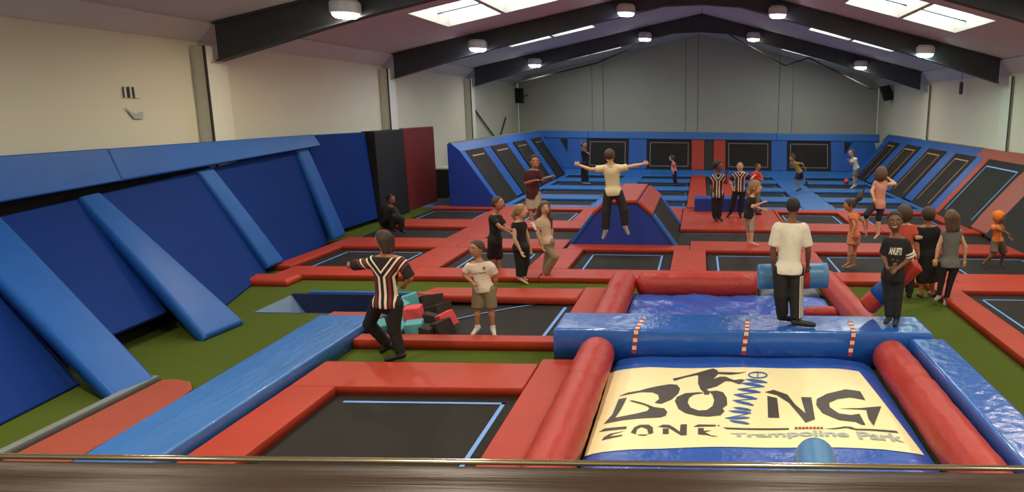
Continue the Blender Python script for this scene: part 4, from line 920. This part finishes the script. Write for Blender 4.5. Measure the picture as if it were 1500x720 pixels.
        V, Fc = T.mesh(); info['topmesh'] = (V, Fc); info['top'] = obj(top.get('name', 'shirt'), V, Fc, top['m'], pr_, smooth=True)
    if bottom:
        o = bottom.get('o', .014) * k; ln = bottom.get('len', 1.9); T = Field(LO, HI, res)
        T.cone(waist * .25 + pel * .75, pel, .118 * g + o, .132 * g + o, .03, fl); T.cone(ha * .85 + hb * .15, hb * .85 + ha * .15, .09 * g + o, .09 * g + o, .03)
        T.cut(pel + spine * .09 * k, spine)
        lw = bottom.get('loose', .0) * k
        for h_, k_, a_ in ((ha, ka, aa), (hb, kb, ab_)):
            if ln <= 1: T.cone(h_, h_ + (k_ - h_) * ln, .086 * g + o, .066 * g + o + lw, .03, cutb=True)
            else:
                T.cone(h_, k_, .086 * g + o, .056 * g + o + lw, .03); T.cone(k_, k_ + (a_ - k_) * (ln - 1), .056 * g + o + lw, .042 * k + o + lw, .02, cutb=True)
        V, Fc = T.mesh(); info['botmesh'] = (V, Fc); info['legb'] = (hb, kb, ab_); info['bot'] = obj(bottom.get('name', 'trousers'), V, Fc, bottom['m'], pr_, smooth=True)
    if shoes:
        for a_, t_, k_ in ((aa, toes[0], ka), (ab_, toes[1], kb)):
            td = nrm(t_ - a_); heel = a_ + np.array([0, 0, -.03 * k]) - td * .035 * k; hi = shoes.get('high', .0)
            T = Field(np.minimum(np.minimum(a_, t_), heel) - .14, np.maximum(a_, t_) + .2, min(res, .011)); T.cone(heel, t_ + td * .015, .046 * k, .037 * k, .015); T.cone(a_ + nrm(k_ - a_) * hi * k, a_ - np.array([0, 0, .02]), .046 * k, .046 * k, .02, cuta=True)
            obj(shoes.get('name', 'shoe'), *T.mesh(), shoes['m'], pr_, smooth=True)
    if hair:
        T = Field(hc - .62 * k - .1, hc + .45 * k, min(res, .012)); st = hair.get('style', 'short'); th = hair.get('th', .04)
        pl = [] if st == 'bald' else [(hc + hf * (.16 if st != 'back' else .3) * Hh + up * .12 * Hh, nrm(hf * 1.0 - up * .62)), (hc - up * hair.get('low', .22) * Hh, -up)]
        T.ell(hc + up * .075 * Hh - hf * .015 * Hh, ax, ((.37 + th) * Hh, (.46 + th) * Hh, (.435 + th) * Hh), 0, planes=pl)
        for (pp, r_a) in hair.get('tails', []):
            q = [ony((v[0], v[1]), Y + (v[2] if len(v) > 2 else 0)) for v in pp]
            for i in range(len(q) - 1): T.cone(q[i], q[i + 1], r_a[i], r_a[i + 1], .03)
        if st == 'long':
            L = hair.get('len', .3) * k
            for sg in (-1, 0, 1): T.cone(hc - hf * .2 * Hh + hs * sg * .24 * Hh, hc - hf * (.32 if sg else .38) * Hh + hs * sg * .3 * Hh - up * (.2 * Hh + L), .26 * Hh, .13 * Hh, .03)
        if st == 'bob': T.ell(hc - hf * .12 * Hh - up * .05 * Hh, ax, (.5 * Hh, .48 * Hh, .56 * Hh), .02, planes=[(hc + hf * .1 * Hh, nrm(hf - up * .2))])
        if st == 'cap': pass
        V, Fc = T.mesh()
        if len(V): obj(hair.get('name', 'hair'), V, Fc, hair['m'], pr_, smooth=True)
    # ---- face
    def onface(x, z, extra=0.0):
        rr = 1 - (x / .36) ** 2 - ((z - .06) / .43) ** 2; return hc + hs * x * Hh + up * z * Hh + hf * (.45 * math.sqrt(max(.05, rr)) + extra) * Hh
    if hf[1] < .45 and Hh * F / Y > 9:
        for sg in (-1, 1):
            e = obj('eye', *sphere(onface(sg * .155, .02, -.02), .04 * Hh, 8, 6), 'eyew', pr_, smooth=True)
            obj('iris', *sphere(onface(sg * .155, .02, .008), .026 * Hh, 8, 6), 'eyed', e, smooth=True)
            a, b = onface(sg * .08, .13, .01), onface(sg * .24, .12, .01); obj('eyebrow', *tube([a, (a + b) / 2 + up * .02 * Hh + hf * .01, b], .018 * Hh, 5), 'brow', pr_, smooth=True)
        z = -.245; sm = hair.get('smile', .02) if hair else .02
        c_ = hc - up * .245 * Hh + hf * .405 * Hh; w2 = .13 * Hh
        mo = obj('mouth', *tube([c_ - hs * w2 + up * sm * Hh - hf * .03 * Hh, c_ - hs * w2 * .5, c_ + hs * w2 * .5, c_ + hs * w2 + up * sm * Hh - hf * .03 * Hh], [.018 * Hh, .035 * Hh, .035 * Hh, .018 * Hh], 6), 'lip', pr_, smooth=True)
        if sm > .04: obj('teeth', *tube([c_ - hs * w2 * .7 + up * sm * .6 * Hh + hf * .022 * Hh, c_ + hf * .03 * Hh, c_ + hs * w2 * .7 + up * sm * .6 * Hh + hf * .022 * Hh], .02 * Hh, 5), 'teeth', mo, smooth=True)
    return info
def decal(info, name, V2, Fc, m, w_, cx, cz, lift=.004, target='topmesh'):
    """flat print wrapped on the shirt: V2 in [-.5,.5], projected along the facing direction"""
    Vt, Ft = info[target]; bvh = BVHTree.FromPolygons([tuple(v) for v in Vt], [tuple(q) for q in Ft]); out = []
    for x, y in V2:
        o = info['sho'] - info['side'] * (cx + x * w_) + info['spine'] * (cz + y * w_) + info['f'] * .6
        h = bvh.ray_cast(Vector(o), Vector(-info['f'])); p = np.array(h[0]) if h[0] is not None else o - info['f'] * .48
        out.append(p + info['f'] * lift)
    return obj(name, out, Fc, m, info['top'])
def strip_grid(x0, x1, y0, y1, n=4):
    V = []; Fc = []
    for j in range(n + 1):
        for i in range(n + 1): V.append((x0 + (x1 - x0) * i / n, y0 + (y1 - y0) * j / n))
    for j in range(n):
        for i in range(n): Fc.append((j * (n + 1) + i, j * (n + 1) + i + 1, (j + 1) * (n + 1) + i + 1, (j + 1) * (n + 1) + i))
    return V, Fc
blackc = cloth('black', (26, 23, 24)); greyc = cloth('grey', (112, 110, 106)); white = cloth('white', (224, 216, 200)); khaki = cloth('khaki', (132, 120, 92)); darkbrown = hairm('dark_brown', (62, 44, 34)); blackh = hairm('black', (24, 19, 18)); brown = hairm('brown', (96, 68, 46)); blond = hairm('blond', (158, 120, 76))
sock = cloth('sock_white', (226, 218, 206)); blackshoe = mat('shoe_black', rgb(30, 24, 22), .5, .1); plain = hairm('mid_brown', (78, 54, 38))

# striped referee seen from behind
I1 = person('woman in a striped referee shirt and black trousers standing on the turf strip', 9.0, dict(top=(561, 337), chin=(562, 364), sa=(540, 381), sb=(590, 379), ea=(516, 388, .05), eb=(601, 407, 0), wa=(511, 389, .26), wb=(592, 418, .18),
    ha=(553, 445), hb=(580, 445), ka=(541, 474, .12), kb=(577, 482), aa=(569, 505, .3), ab=(587, 518), ta=(560, 513, .32), tb=(568, 526, -.02)), 180, -108, ground=FZ, k=1.0, fat=1.0, skin='tan',
    top=dict(m=ref_mat('referee_stripes_a', 1.2), sleeve=.95, hem=.04, o=.03), bottom=dict(m=blackc, len=1.93, loose=.015), shoes=dict(m=blackshoe), hair=dict(m=darkbrown, style='long', len=.1, low=.5), res=.0125)
# boy in white polo
I2 = person('boy in a white polo shirt and khaki shorts with hands on hips', 10.55, dict(top=(699, 352), chin=(698, 376), sa=(685, 387), sb=(721, 388), ea=(680, 401, .02), eb=(726, 404, .05), wa=(693, 414, -.12), wb=(726, 419, .1),
    ha=(700, 423), hb=(718, 423), ka=(700, 451), kb=(719, 451), aa=(699, 479), ab=(722, 480), ta=(693, 488, -.08), tb=(724, 489, -.08)), 5, -35, ground=-.1, k=.84, fat=1.03, skin='tan',
    top=dict(m=cloth('polo', (222, 206, 186)), sleeve=.72, hem=.05, o=.028), bottom=dict(m=khaki, len=.95, loose=.035, name='shorts'), shoes=dict(m=sock, name='sock', high=.06), hair=dict(m=plain, style='short', low=.1), res=.0115)
V_, F_ = text_mesh('Aon Tertner', .02); V_ = [(x / 5.2, y / 5.2) for x, y, z in V_]
decal(I2, 'chest_lettering', V_, F_, cloth('print_purple', (96, 66, 90)), .2, .0, -.11)
V_, F_ = strip_grid(-.5, .5, -.6, .6); decal(I2, 'chest_crest', V_, F_, cloth('print_mauve', (140, 108, 116)), .04, 0.075, -.045)
# boy in black tee behind
person('boy in a black t-shirt reaching forward on the front row bed', 15.2, dict(top=(727, 288), chin=(732, 307), sa=(719, 316), sb=(733, 318, .1), ea=(732, 332, -.12), eb=(742, 334, .15), wa=(748, 341, -.05), wb=(752, 338, .2),
    ha=(719, 352), hb=(731, 352), ka=(720, 374), kb=(730, 374, .1), aa=(723, 393), ab=(731, 391, .1), ta=(729, 397), tb=(736, 395, .1)), 75, 80, ground=-.1, k=.92, fat=1.15, skin='tan', top=dict(m=blackc, sleeve=.6, hem=.1, o=.03), bottom=dict(m=blackc, len=1.05, loose=.03, name='shorts'), hair=dict(m=plain, style='short'))
# girl in black top
person('fair-haired girl in black vest top and trousers walking on the turf', 13.35, dict(top=(760, 299), chin=(766, 319), sa=(753, 327, -.1), sb=(768, 328, .12), ea=(754, 350, -.15), eb=(773, 346, .15), wa=(763, 368, -.15), wb=(776, 362, .18),
    ha=(757, 362), hb=(769, 362), ka=(761, 384), kb=(770, 382, .1), aa=(761, 406), ab=(766, 405, .1), ta=(773, 415, -.05), tb=(772, 410, .1)), 55, 75, ground=FZ, k=.92, skin='fair', top=dict(m=blackc, sleeve=.16, hem=.06, o=.024), bottom=dict(m=blackc, len=1.92, loose=.02),
    hair=dict(m=blond, style='back', low=.3, tails=[([(757, 306, .0), (752, 314, .0), (754, 322, 0)], [.05, .045, .02])]))
# girl beige
person('girl with long brown hair in beige top and cargo trousers', 13.75, dict(top=(797, 294), chin=(799, 313), sa=(789, 322, -.08), sb=(804, 322, .1), ea=(788, 342, -.12), eb=(808, 338, .12), wa=(794, 359, -.12), wb=(807, 351, .12),
    ha=(796, 354), hb=(806, 354), ka=(812, 376, -.05), kb=(803, 377, .1), aa=(798, 402), ab=(799, 400, .12), ta=(811, 409, -.05), tb=(808, 404, .12)), 55, 25, ground=FZ, k=.95, skin='fair', top=dict(m=cloth('beige', (206, 176, 150)), sleeve=.5, hem=.04, o=.022), bottom=dict(m=cloth('cargo', (142, 120, 96)), len=1.9, loose=.025),
    hair=dict(m=brown, style='back', low=.3, tails=[([(791, 304), (788, 318, .05), (792, 338, -.12)], [.05, .055, .02]), ([(803, 304, .05), (806, 318, .05), (808, 334, .05)], [.045, .05, .02])]))
# man in maroon with tablet
I6 = person('man in a maroon t-shirt and pale shorts holding a tablet', 18.4, dict(top=(783, 227), chin=(784, 246), sa=(772, 252), sb=(791, 251), ea=(770, 268), eb=(795, 264, -.05), wa=(784, 264, -.28), wb=(808, 259, -.25),
    ha=(776, 283), hb=(786, 283), ka=(777, 306), kb=(787, 305), aa=(780, 326), ab=(788, 326), ta=(785, 335, -.08), tb=(792, 333, -.05)), 25, 20, k=1.06, skin='tan', top=dict(m=cloth('maroon', (74, 26, 32)), sleeve=.75, hem=.12, o=.03), bottom=dict(m=cloth('stone', (176, 160, 138)), len=.98, loose=.035, name='shorts'), shoes=dict(m=sock, name='sock', high=.03), hair=dict(m=blackh, style='short', smile=.06), z0=.1)
a = ony((800, 260), 18.08); obj('tablet', *slab([a + np.array([-.15, -.02, -.04]), a + np.array([.15, -.02, .03]), a + np.array([.17, .13, .06]), a + np.array([-.13, .13, -.01])], .015, .003), 'tablet', label='dark tablet held by the man in the maroon t-shirt', cat='tablet')
# jumping man
person('man in a yellow t-shirt leaping with both arms outstretched', 15.35, dict(top=(893, 218), chin=(893, 237), sa=(883, 244), sb=(908, 244), ea=(865, 248), eb=(927, 243), wa=(849, 242), wb=(942, 240), ha=(891, 282), hb=(906, 282), ka=(888, 310), kb=(914, 308), aa=(887, 337), ab=(916, 331), ta=(884, 347, .02), tb=(920, 341, .02)), 180, 175, k=1.02, skin='fair',
    top=dict(m=cloth('yellow', (222, 204, 160)), sleeve=.6, hem=.06, o=.03), bottom=dict(m=cloth('charcoal', (36, 33, 32)), len=1.92, loose=.03), shoes=dict(m=cloth('sock_grey', (176, 170, 166)), name='sock', high=.03), hair=dict(m=plain, style='short', low=.3), curl=1.5, z0=.5)
# far figures in the court
person('figure in black with bare arms raised to the face on the blue court', 31.7, dict(top=(855, 207), chin=(856, 217), sa=(852, 221), sb=(860, 221), ea=(855, 214, -.2), eb=(863, 226, -.15), wa=(853, 211, -.25), wb=(858, 222, -.3), ha=(854, 240), hb=(859, 240), ka=(854, 254), kb=(859, 254), aa=(854, 267), ab=(860, 267)), 60, 60, ground=-.1, k=1.05, skin='tan', top=dict(m=blackc, sleeve=.3, hem=.05, o=.025), bottom=dict(m=blackc, len=1.9, loose=.02), shoes=dict(m=cloth('trainer', (120, 130, 150))), hair=dict(m=darkbrown, style='short'), res=.022)
person('small girl in a pink top and dark leggings on the blue court', 31.6, dict(top=(985, 227), chin=(984, 236), sa=(984, 239), sb=(989, 239), ea=(984, 246), eb=(990, 246), wa=(986, 252, -.1), wb=(990, 252), ha=(986, 251), hb=(990, 251), ka=(987, 261), kb=(990, 261), aa=(988, 270), ab=(991, 270)), -70, -80, ground=-.1, k=.8, skin='fair', top=dict(m=cloth('pink', (224, 110, 118)), sleeve=.6, hem=.06, o=.024), bottom=dict(m=cloth('navy', (38, 36, 52)), len=1.95), shoes=dict(m=blackshoe), hair=dict(m=darkbrown, style='back', low=.35), res=.02)
person('boy in yellow and black running across the far blue aisle', 30.0, dict(top=(1160, 227), chin=(1162, 237), sa=(1161, 239, .1), sb=(1165, 238, -.1), ea=(1158, 232, .2), eb=(1175, 239, -.1), wa=(1161, 227, .1), wb=(1179, 246, -.1), ha=(1170, 252), hb=(1173, 252), ka=(1166, 263, -.05), kb=(1174, 261, .1), aa=(1172, 276), ab=(1181, 266, .15), ta=(1167, 279, -.05), tb=(1182, 270, .15)), -60, -70, ground=0, k=.9, skin='tan', top=dict(m=cloth('mustard', (176, 140, 70)), sleeve=.6, hem=.04, o=.024), bottom=dict(m=cloth('navy', (38, 36, 52)), len=.95, loose=.03, name='shorts'), shoes=dict(m=blackshoe), hair=dict(m=darkbrown, style='short'), res=.02)
person('boy in a white shirt and grey shorts leaning by the red ball', 31.6, dict(top=(1247, 219), chin=(1247, 229), sa=(1248, 233), sb=(1253, 232), ea=(1247, 240, -.15), eb=(1254, 240, .1), wa=(1244, 235, -.25), wb=(1247, 237, -.2), ha=(1253, 247), hb=(1257, 247), ka=(1251, 259, -.1), kb=(1254, 259), aa=(1251, 271, -.05), ab=(1253, 271, .05), ta=(1247, 275, -.08), tb=(1250, 274, .05)), -60, -50, ground=0, k=.95, skin='fair', top=dict(m=white, sleeve=.6, hem=.05, o=.024), bottom=dict(m=greyc, len=.9, loose=.03, name='shorts'), shoes=dict(m=sock, name='sock', high=.03), hair=dict(m=brown, style='short'), res=.02)
# two referees
person('referee in striped top and dark cap looking at his colleague', 21.9, dict(top=(1051, 236), chin=(1053, 251), sa=(1043, 258), sb=(1060, 257), ea=(1041, 271), eb=(1064, 268, -.05), wa=(1046, 282, -.1), wb=(1064, 255, -.2), ha=(1047, 285), hb=(1056, 285), ka=(1047, 303), kb=(1054, 303), aa=(1047, 318), ab=(1053, 318), ta=(1050, 323, -.1), tb=(1057, 322, -.08)), 30, 60, ground=0, k=1.02, fat=1.05, skin='brown', top=dict(m=ref_mat('referee_stripes_b', 1.2), sleeve=.85, hem=.08, o=.03), bottom=dict(m=blackc, len=1.95, loose=.025), shoes=dict(m=blackshoe), hair=dict(m=blackh, style='short', th=.08, name='cap'), res=.016)
person('bald referee in striped top with a hand on the child in red', 23.0, dict(top=(1084, 237), chin=(1084, 250), sa=(1075, 255), sb=(1094, 254), ea=(1070, 265), eb=(1100, 262, -.05), wa=(1073, 274, -.1), wb=(1104, 258, .1), ha=(1078, 278), hb=(1088, 278), ka=(1074, 297), kb=(1086, 297), aa=(1069, 311), ab=(1084, 312), ta=(1066, 316, -.1), tb=(1085, 317, -.12)), 0, 0, ground=0, k=1.05, fat=1.0, skin='fair', top=dict(m=ref_mat('referee_stripes_c', 1.22), sleeve=.85, hem=.05, o=.03), bottom=dict(m=blackc, len=1.95, loose=.02), shoes=dict(m=blackshoe), hair=dict(m=hairm('cropped_grey', (110, 92, 80)), style='short', th=.005, low=.05), res=.016)
person('child in a red top and khaki trousers beside the bald referee', 23.75, dict(top=(1110, 239), chin=(1110, 249), sa=(1102, 254), sb=(1114, 254), ea=(1100, 264), eb=(1117, 264, -.1), wa=(1104, 270, -.15), wb=(1113, 262, -.25), ha=(1103, 274), hb=(1111, 274), ka=(1103, 288), kb=(1110, 288), aa=(1103, 311), ab=(1110, 311)), 40, 60, ground=0, k=.86, skin='tan', top=dict(m=cloth('red', (206, 52, 44)), sleeve=.75, hem=.05, o=.024), bottom=dict(m=khaki, len=1.9, loose=.02), shoes=dict(m=blackshoe), hair=dict(m=darkbrown, style='short', th=.01), res=.016)
a = ony((1113, 258), 23.4); obj('ball', *sphere(a, .09, 14, 10), 'redball', smooth=True, label='red ball held up by the child in the red top', cat='ball')
person('girl in a black t-shirt and grey cropped trousers on the red pad', 17.85, dict(top=(1104, 264), chin=(1108, 284), sa=(1097, 290, .1), sb=(1104, 291, -.1), ea=(1104, 302, .12), eb=(1102, 303, -.14), wa=(1117, 306, .15), wb=(1116, 297, -.18), ha=(1093, 315), hb=(1101, 315), ka=(1096, 336, .06), kb=(1101, 336, -.08), aa=(1097, 352, .08), ab=(1101, 354, -.08), ta=(1104, 356, .08), tb=(1111, 359, -.08)), 75, 80, ground=0, k=.94, skin='fair', top=dict(m=blackc, sleeve=.55, hem=.08, o=.026), bottom=dict(m=cloth('light_grey', (160, 146, 128)), len=1.4, o=.01, name='cropped_trousers'),
    hair=dict(m=blond, style='back', low=.3, tails=[([(1101, 272), (1097, 282, .0), (1098, 290, 0)], [.06, .055, .03])]), res=.014)
# man in white t-shirt on the beam
I14 = person('man in a white t-shirt and black striped track trousers on the blue beam', 9.78, dict(top=(1162, 290), chin=(1162, 314), sa=(1138, 330), sb=(1179, 331), ea=(1132, 366, .04), eb=(1184, 366, .04), wa=(1134, 404, .22), wb=(1183, 390, .2), ha=(1143, 396), hb=(1167, 396), ka=(1144, 431), kb=(1166, 431), aa=(1146, 462, .08), ab=(1167, 469, -.08), ta=(1161, 467, .12), tb=(1190, 475, -.1)), 165, 160, ground=.43, k=1.02, skin='brown',
    top=dict(m=white, sleeve=.78, hem=.04, o=.034), bottom=dict(m=blackc, len=1.93, loose=.028, name='track_trousers'), shoes=dict(m=blackshoe, name='sock', high=.02), hair=dict(m=blackh, style='short', th=.06, low=.28), res=.0125)
bvh = BVHTree.FromPolygons([tuple(v) for v in I14['botmesh'][0]], [tuple(q) for q in I14['botmesh'][1]])
hb_, kb_, ab2 = I14['legb']
for i in range(3):   # three white stripes down the outer leg
    dr = nrm(np.array([.62, -.78, 0])); tg = np.array([.78, .62, 0]); V = []; Fc = []
    for j in range(25):
        t = .08 + .88 * j / 24 * 2 / 2; c = hb_ + (kb_ - hb_) * (t * 2) if t < .5 else kb_ + (ab2 - kb_) * ((t - .5) * 2)
        for o_ in (-.007, .007):
            q = c + tg * ((i - 1) * .027 + o_); hit = bvh.ray_cast(Vector(q + dr * .4), Vector(-dr)); V.append((np.array(hit[0]) if hit[0] is not None else q + dr * .07) + dr * .004)
    Fc = [(2 * j, 2 * j + 1, 2 * j + 3, 2 * j + 2) for j in range(24)]
    obj('leg_stripe', V, Fc, white, I14['bot'])
gh = thing('pugil_roller', (1.35, 10.2, .5), 'blue padded roller with red grip held by the man in white', 'roller')
A_, B_ = ony((1109, 405), I14['Y'] + .5), ony((1213, 403), I14['Y'] + .5)
obj('roller_body', *roundtube([A_, B_], .185, 24, 0, .12), 'rollblue', gh, smooth=True)
c_ = A_ + (B_ - A_) * .72; c2 = A_ + (B_ - A_) * .58
obj('grip', *tube([c2, c_], .192, 24), 'redshiny', gh, smooth=True)
# smiling boy with pugil stick
I15 = person('smiling boy in a black printed t-shirt standing on the blue beam', 9.85, dict(top=(1311, 309), chin=(1310, 338), sa=(1299, 351), sb=(1328, 353), ea=(1294, 374, .04), eb=(1333, 378, .02), wa=(1299, 388, -.14), wb=(1312, 395, -.2), ha=(1300, 405), hb=(1316, 405), ka=(1301, 433), kb=(1315, 434), aa=(1302, 464), ab=(1313, 467), ta=(1298, 471, -.1), tb=(1311, 474, -.12)), -10, -12, ground=.43, k=.88, fat=1.02, skin='brown',
    top=dict(m=blackc, sleeve=.85, hem=.07, o=.032), bottom=dict(m=cloth('black_trousers', (30, 28, 32)), len=1.93, loose=.008), shoes=dict(m=cloth('dark_green', (34, 52, 44)), name='sock', high=.02), hair=dict(m=blackh, style='short', th=.02, low=.05, smile=.07), res=.0115)
V_, F_ = text_mesh('ANUFTI', .04); V_ = np.array(V_); V_ = [(x / np.ptp(V_[:, 0]), y / np.ptp(V_[:, 1]) * .62) for x, y, z in V_]
decal(I15, 'chest_lettering', V_, F_, white, .17, -.01, -.14)
for cx_, cz_, sx_ in ((-.035, -.255, .03), (.03, -.26, .03), (0, -.31, .05), (.0, -.36, .07)):
    V_, F_ = strip_grid(-.5, .5, -.35, .35, 3); decal(I15, 'chest_print', V_, F_, cloth('print_brown', (120, 92, 76)), sx_, cx_, cz_)
sb_, eb_ = I15['slb']
for t_ in (.58, .76): p = sb_ + (eb_ - sb_) * t_; q = p + (eb_ - sb_) * .09; obj('sleeve_band', *tube([p, q], .088, 16), white, I15['top'])
ps = thing('pugil_stick', (3.2, 10.3, 0), 'red and blue padded pugil stick tucked under the smiling boy\'s arm', 'pugil stick')
A_, B_ = ony((1268, 450), I15['Y'] + .42), ony((1343, 383), I15['Y'] + .2)
D_ = B_ - A_
obj('lower_pad', *roundtube([A_, A_ + D_ * .28], .15, 20, 0, .3), 'redshiny', ps, smooth=True); obj('blue_band', *tube([A_ + D_ * .24, A_ + D_ * .5], .152, 20), 'bluewall', ps, smooth=True); obj('upper_pad', *roundtube([A_ + D_ * .46, B_], .15, 20, 0, .3), 'redshiny', ps, smooth=True)
# group behind him
person('person in an orange t-shirt with an arm round the woman in black', 12.7, dict(top=(1325, 299), chin=(1325, 323), sa=(1312, 332), sb=(1338, 332), ea=(1306, 353), eb=(1343, 348, -.05), wa=(1309, 370), wb=(1361, 345, .0), ha=(1317, 380), hb=(1334, 380), ka=(1318, 406), kb=(1333, 406), aa=(1318, 430), ab=(1332, 430)), 175, 165, ground=FZ, k=.95, fat=1.08, skin='fair', top=dict(m=cloth('orange', (206, 84, 60)), sleeve=.7, hem=.05, o=.028), bottom=dict(m=cloth('charcoal', (36, 33, 32)), len=1.93, loose=.02), shoes=dict(m=blackshoe), hair=dict(m=plain, style='bob', low=.3), curl=.1, res=.014)
person('woman in a long black dress seen from behind on the turf', 12.95, dict(top=(1360, 303), chin=(1360, 326), sa=(1346, 335), sb=(1373, 335), ea=(1342, 357), eb=(1378, 357), wa=(1347, 378, -.05), wb=(1374, 378, -.1), ha=(1351, 376), hb=(1369, 376), ka=(1351, 404), kb=(1364, 404), aa=(1349, 429), ab=(1366, 428, .1)), 185, 180, ground=FZ, k=.97, fat=1.18, skin='tan', top=dict(m=blackc, sleeve=.8, hem=.5, o=.03, dress=True, name='dress'), shoes=dict(m=cloth('sandal', (130, 104, 90))), hair=dict(m=darkbrown, style='short', th=.06, low=.35), res=.014)
person('woman in a grey vest and black leggings with long brown hair', 12.35, dict(top=(1393, 307), chin=(1394, 330), sa=(1381, 340), sb=(1407, 339), ea=(1375, 360), eb=(1414, 361), wa=(1371, 379, -.02), wb=(1413, 381, .02), ha=(1382, 386), hb=(1400, 386), ka=(1379, 411), kb=(1392, 412), aa=(1375, 433), ab=(1386, 438), ta=(1371, 438, -.08), tb=(1384, 445, -.1)), 178, 180, ground=FZ, k=.97, skin='fair', top=dict(m=greyc, sleeve=0, hem=.06, o=.034, flare=.03, name='vest'), bottom=dict(m=blackc, len=1.95, o=.008, name='leggings'), shoes=dict(m=cloth('slipper', (150, 146, 140))), hair=dict(m=brown, style='long', len=.16, low=.5), res=.013)
# running girl in orange
person('girl in orange top and shorts running on the trampoline', 15.2, dict(top=(1246, 291), chin=(1243, 309), sa=(1246, 314, -.08), sb=(1254, 313, .12), ea=(1252, 330, -.16), eb=(1266, 325, .12), wa=(1248, 344, -.2), wb=(1268, 338, .05), ha=(1247, 345), hb=(1255, 345), ka=(1245, 366, -.05), kb=(1252, 365, .08), aa=(1243, 384, -.05), ab=(1250, 387, .08), ta=(1234, 391, -.06), tb=(1239, 392, .06)), -75, -80, ground=-.1, k=.86, fat=1.0, skin='tan', top=dict(m=cloth('peach', (206, 120, 76)), sleeve=.35, hem=.04, o=.028), bottom=dict(m=cloth('peach_shorts', (196, 128, 92)), len=.62, loose=.03, name='shorts'),
    hair=dict(m=darkbrown, style='back', low=.15, tails=[([(1252, 296), (1259, 289), (1266, 277)], [.04, .07, .02])]), res=.013)
# jumping woman in pink vest
person('woman in a pink vest and dark leggings jumping with flying brown hair', 16.5, dict(top=(1292, 245), chin=(1290, 264), sa=(1281, 268), sb=(1298, 267), ea=(1277, 280, -.05), eb=(1311, 269, .05), wa=(1280, 290, -.12), wb=(1300, 260, .1), ha=(1281, 300), hb=(1292, 300), ka=(1269, 314, -.1), kb=(1287, 319, .0), aa=(1269, 334, .12), ab=(1286, 342, .0), ta=(1266, 340, .14), tb=(1281, 349, -.02)), 160, 150, k=1.0, skin='fair', top=dict(m=cloth('coral', (206, 140, 116)), sleeve=0, hem=.08, o=.02, name='vest'), bottom=dict(m=cloth('navy', (38, 36, 52)), len=1.25, o=.01, name='leggings'), hair=dict(m=brown, style='bob', low=.4, th=.1), res=.013, z0=.4)
# child in orange vest on the right
person('child in an orange hooded vest and grey shorts leaping at the right wall', 15.9, dict(top=(1464, 309), chin=(1462, 327), sa=(1455, 331, -.08), sb=(1466, 330, .1), ea=(1463, 336, -.15), eb=(1474, 341, .15), wa=(1473, 340, -.2), wb=(1478, 346, .1), ha=(1457, 353), hb=(1465, 352), ka=(1456, 371, -.08), kb=(1470, 370, .1), aa=(1441, 386, .02), ab=(1466, 384, .25), ta=(1445, 396, .02), tb=(1470, 391, .25)), 60, 70, k=.86, skin='brown', top=dict(m=cloth('vest_orange', (214, 116, 40)), sleeve=.3, hem=.02, o=.03, name='hooded_vest'), bottom=dict(m=cloth('shorts_grey', (98, 84, 76)), len=.95, loose=.03, name='shorts'), hair=dict(m=cloth('vest_orange', (214, 116, 40)), style='back', low=.35, th=.07, name='hood'), res=.014)
# dark crouching figure by the black post
person('dark clothed figure crouching against the black post', 20.3, dict(top=(572, 285), chin=(574, 299), sa=(563, 303), sb=(578, 305, -.05), ea=(560, 316, .05), eb=(583, 317, -.1), wa=(572, 322, -.12), wb=(589, 322, -.2), ha=(561, 326), hb=(572, 328), ka=(577, 317, -.3), kb=(588, 321, -.25), aa=(574, 334, -.25), ab=(588, 336, -.2)), 50, 60, ground=0, k=.98, skin='brown', top=dict(m=blackc, sleeve=1.8, hem=.02, o=.035), bottom=dict(m=blackc, len=1.93, loose=.02), shoes=dict(m=blackshoe), hair=dict(m=blackh, style='short', th=.05), res=.016)
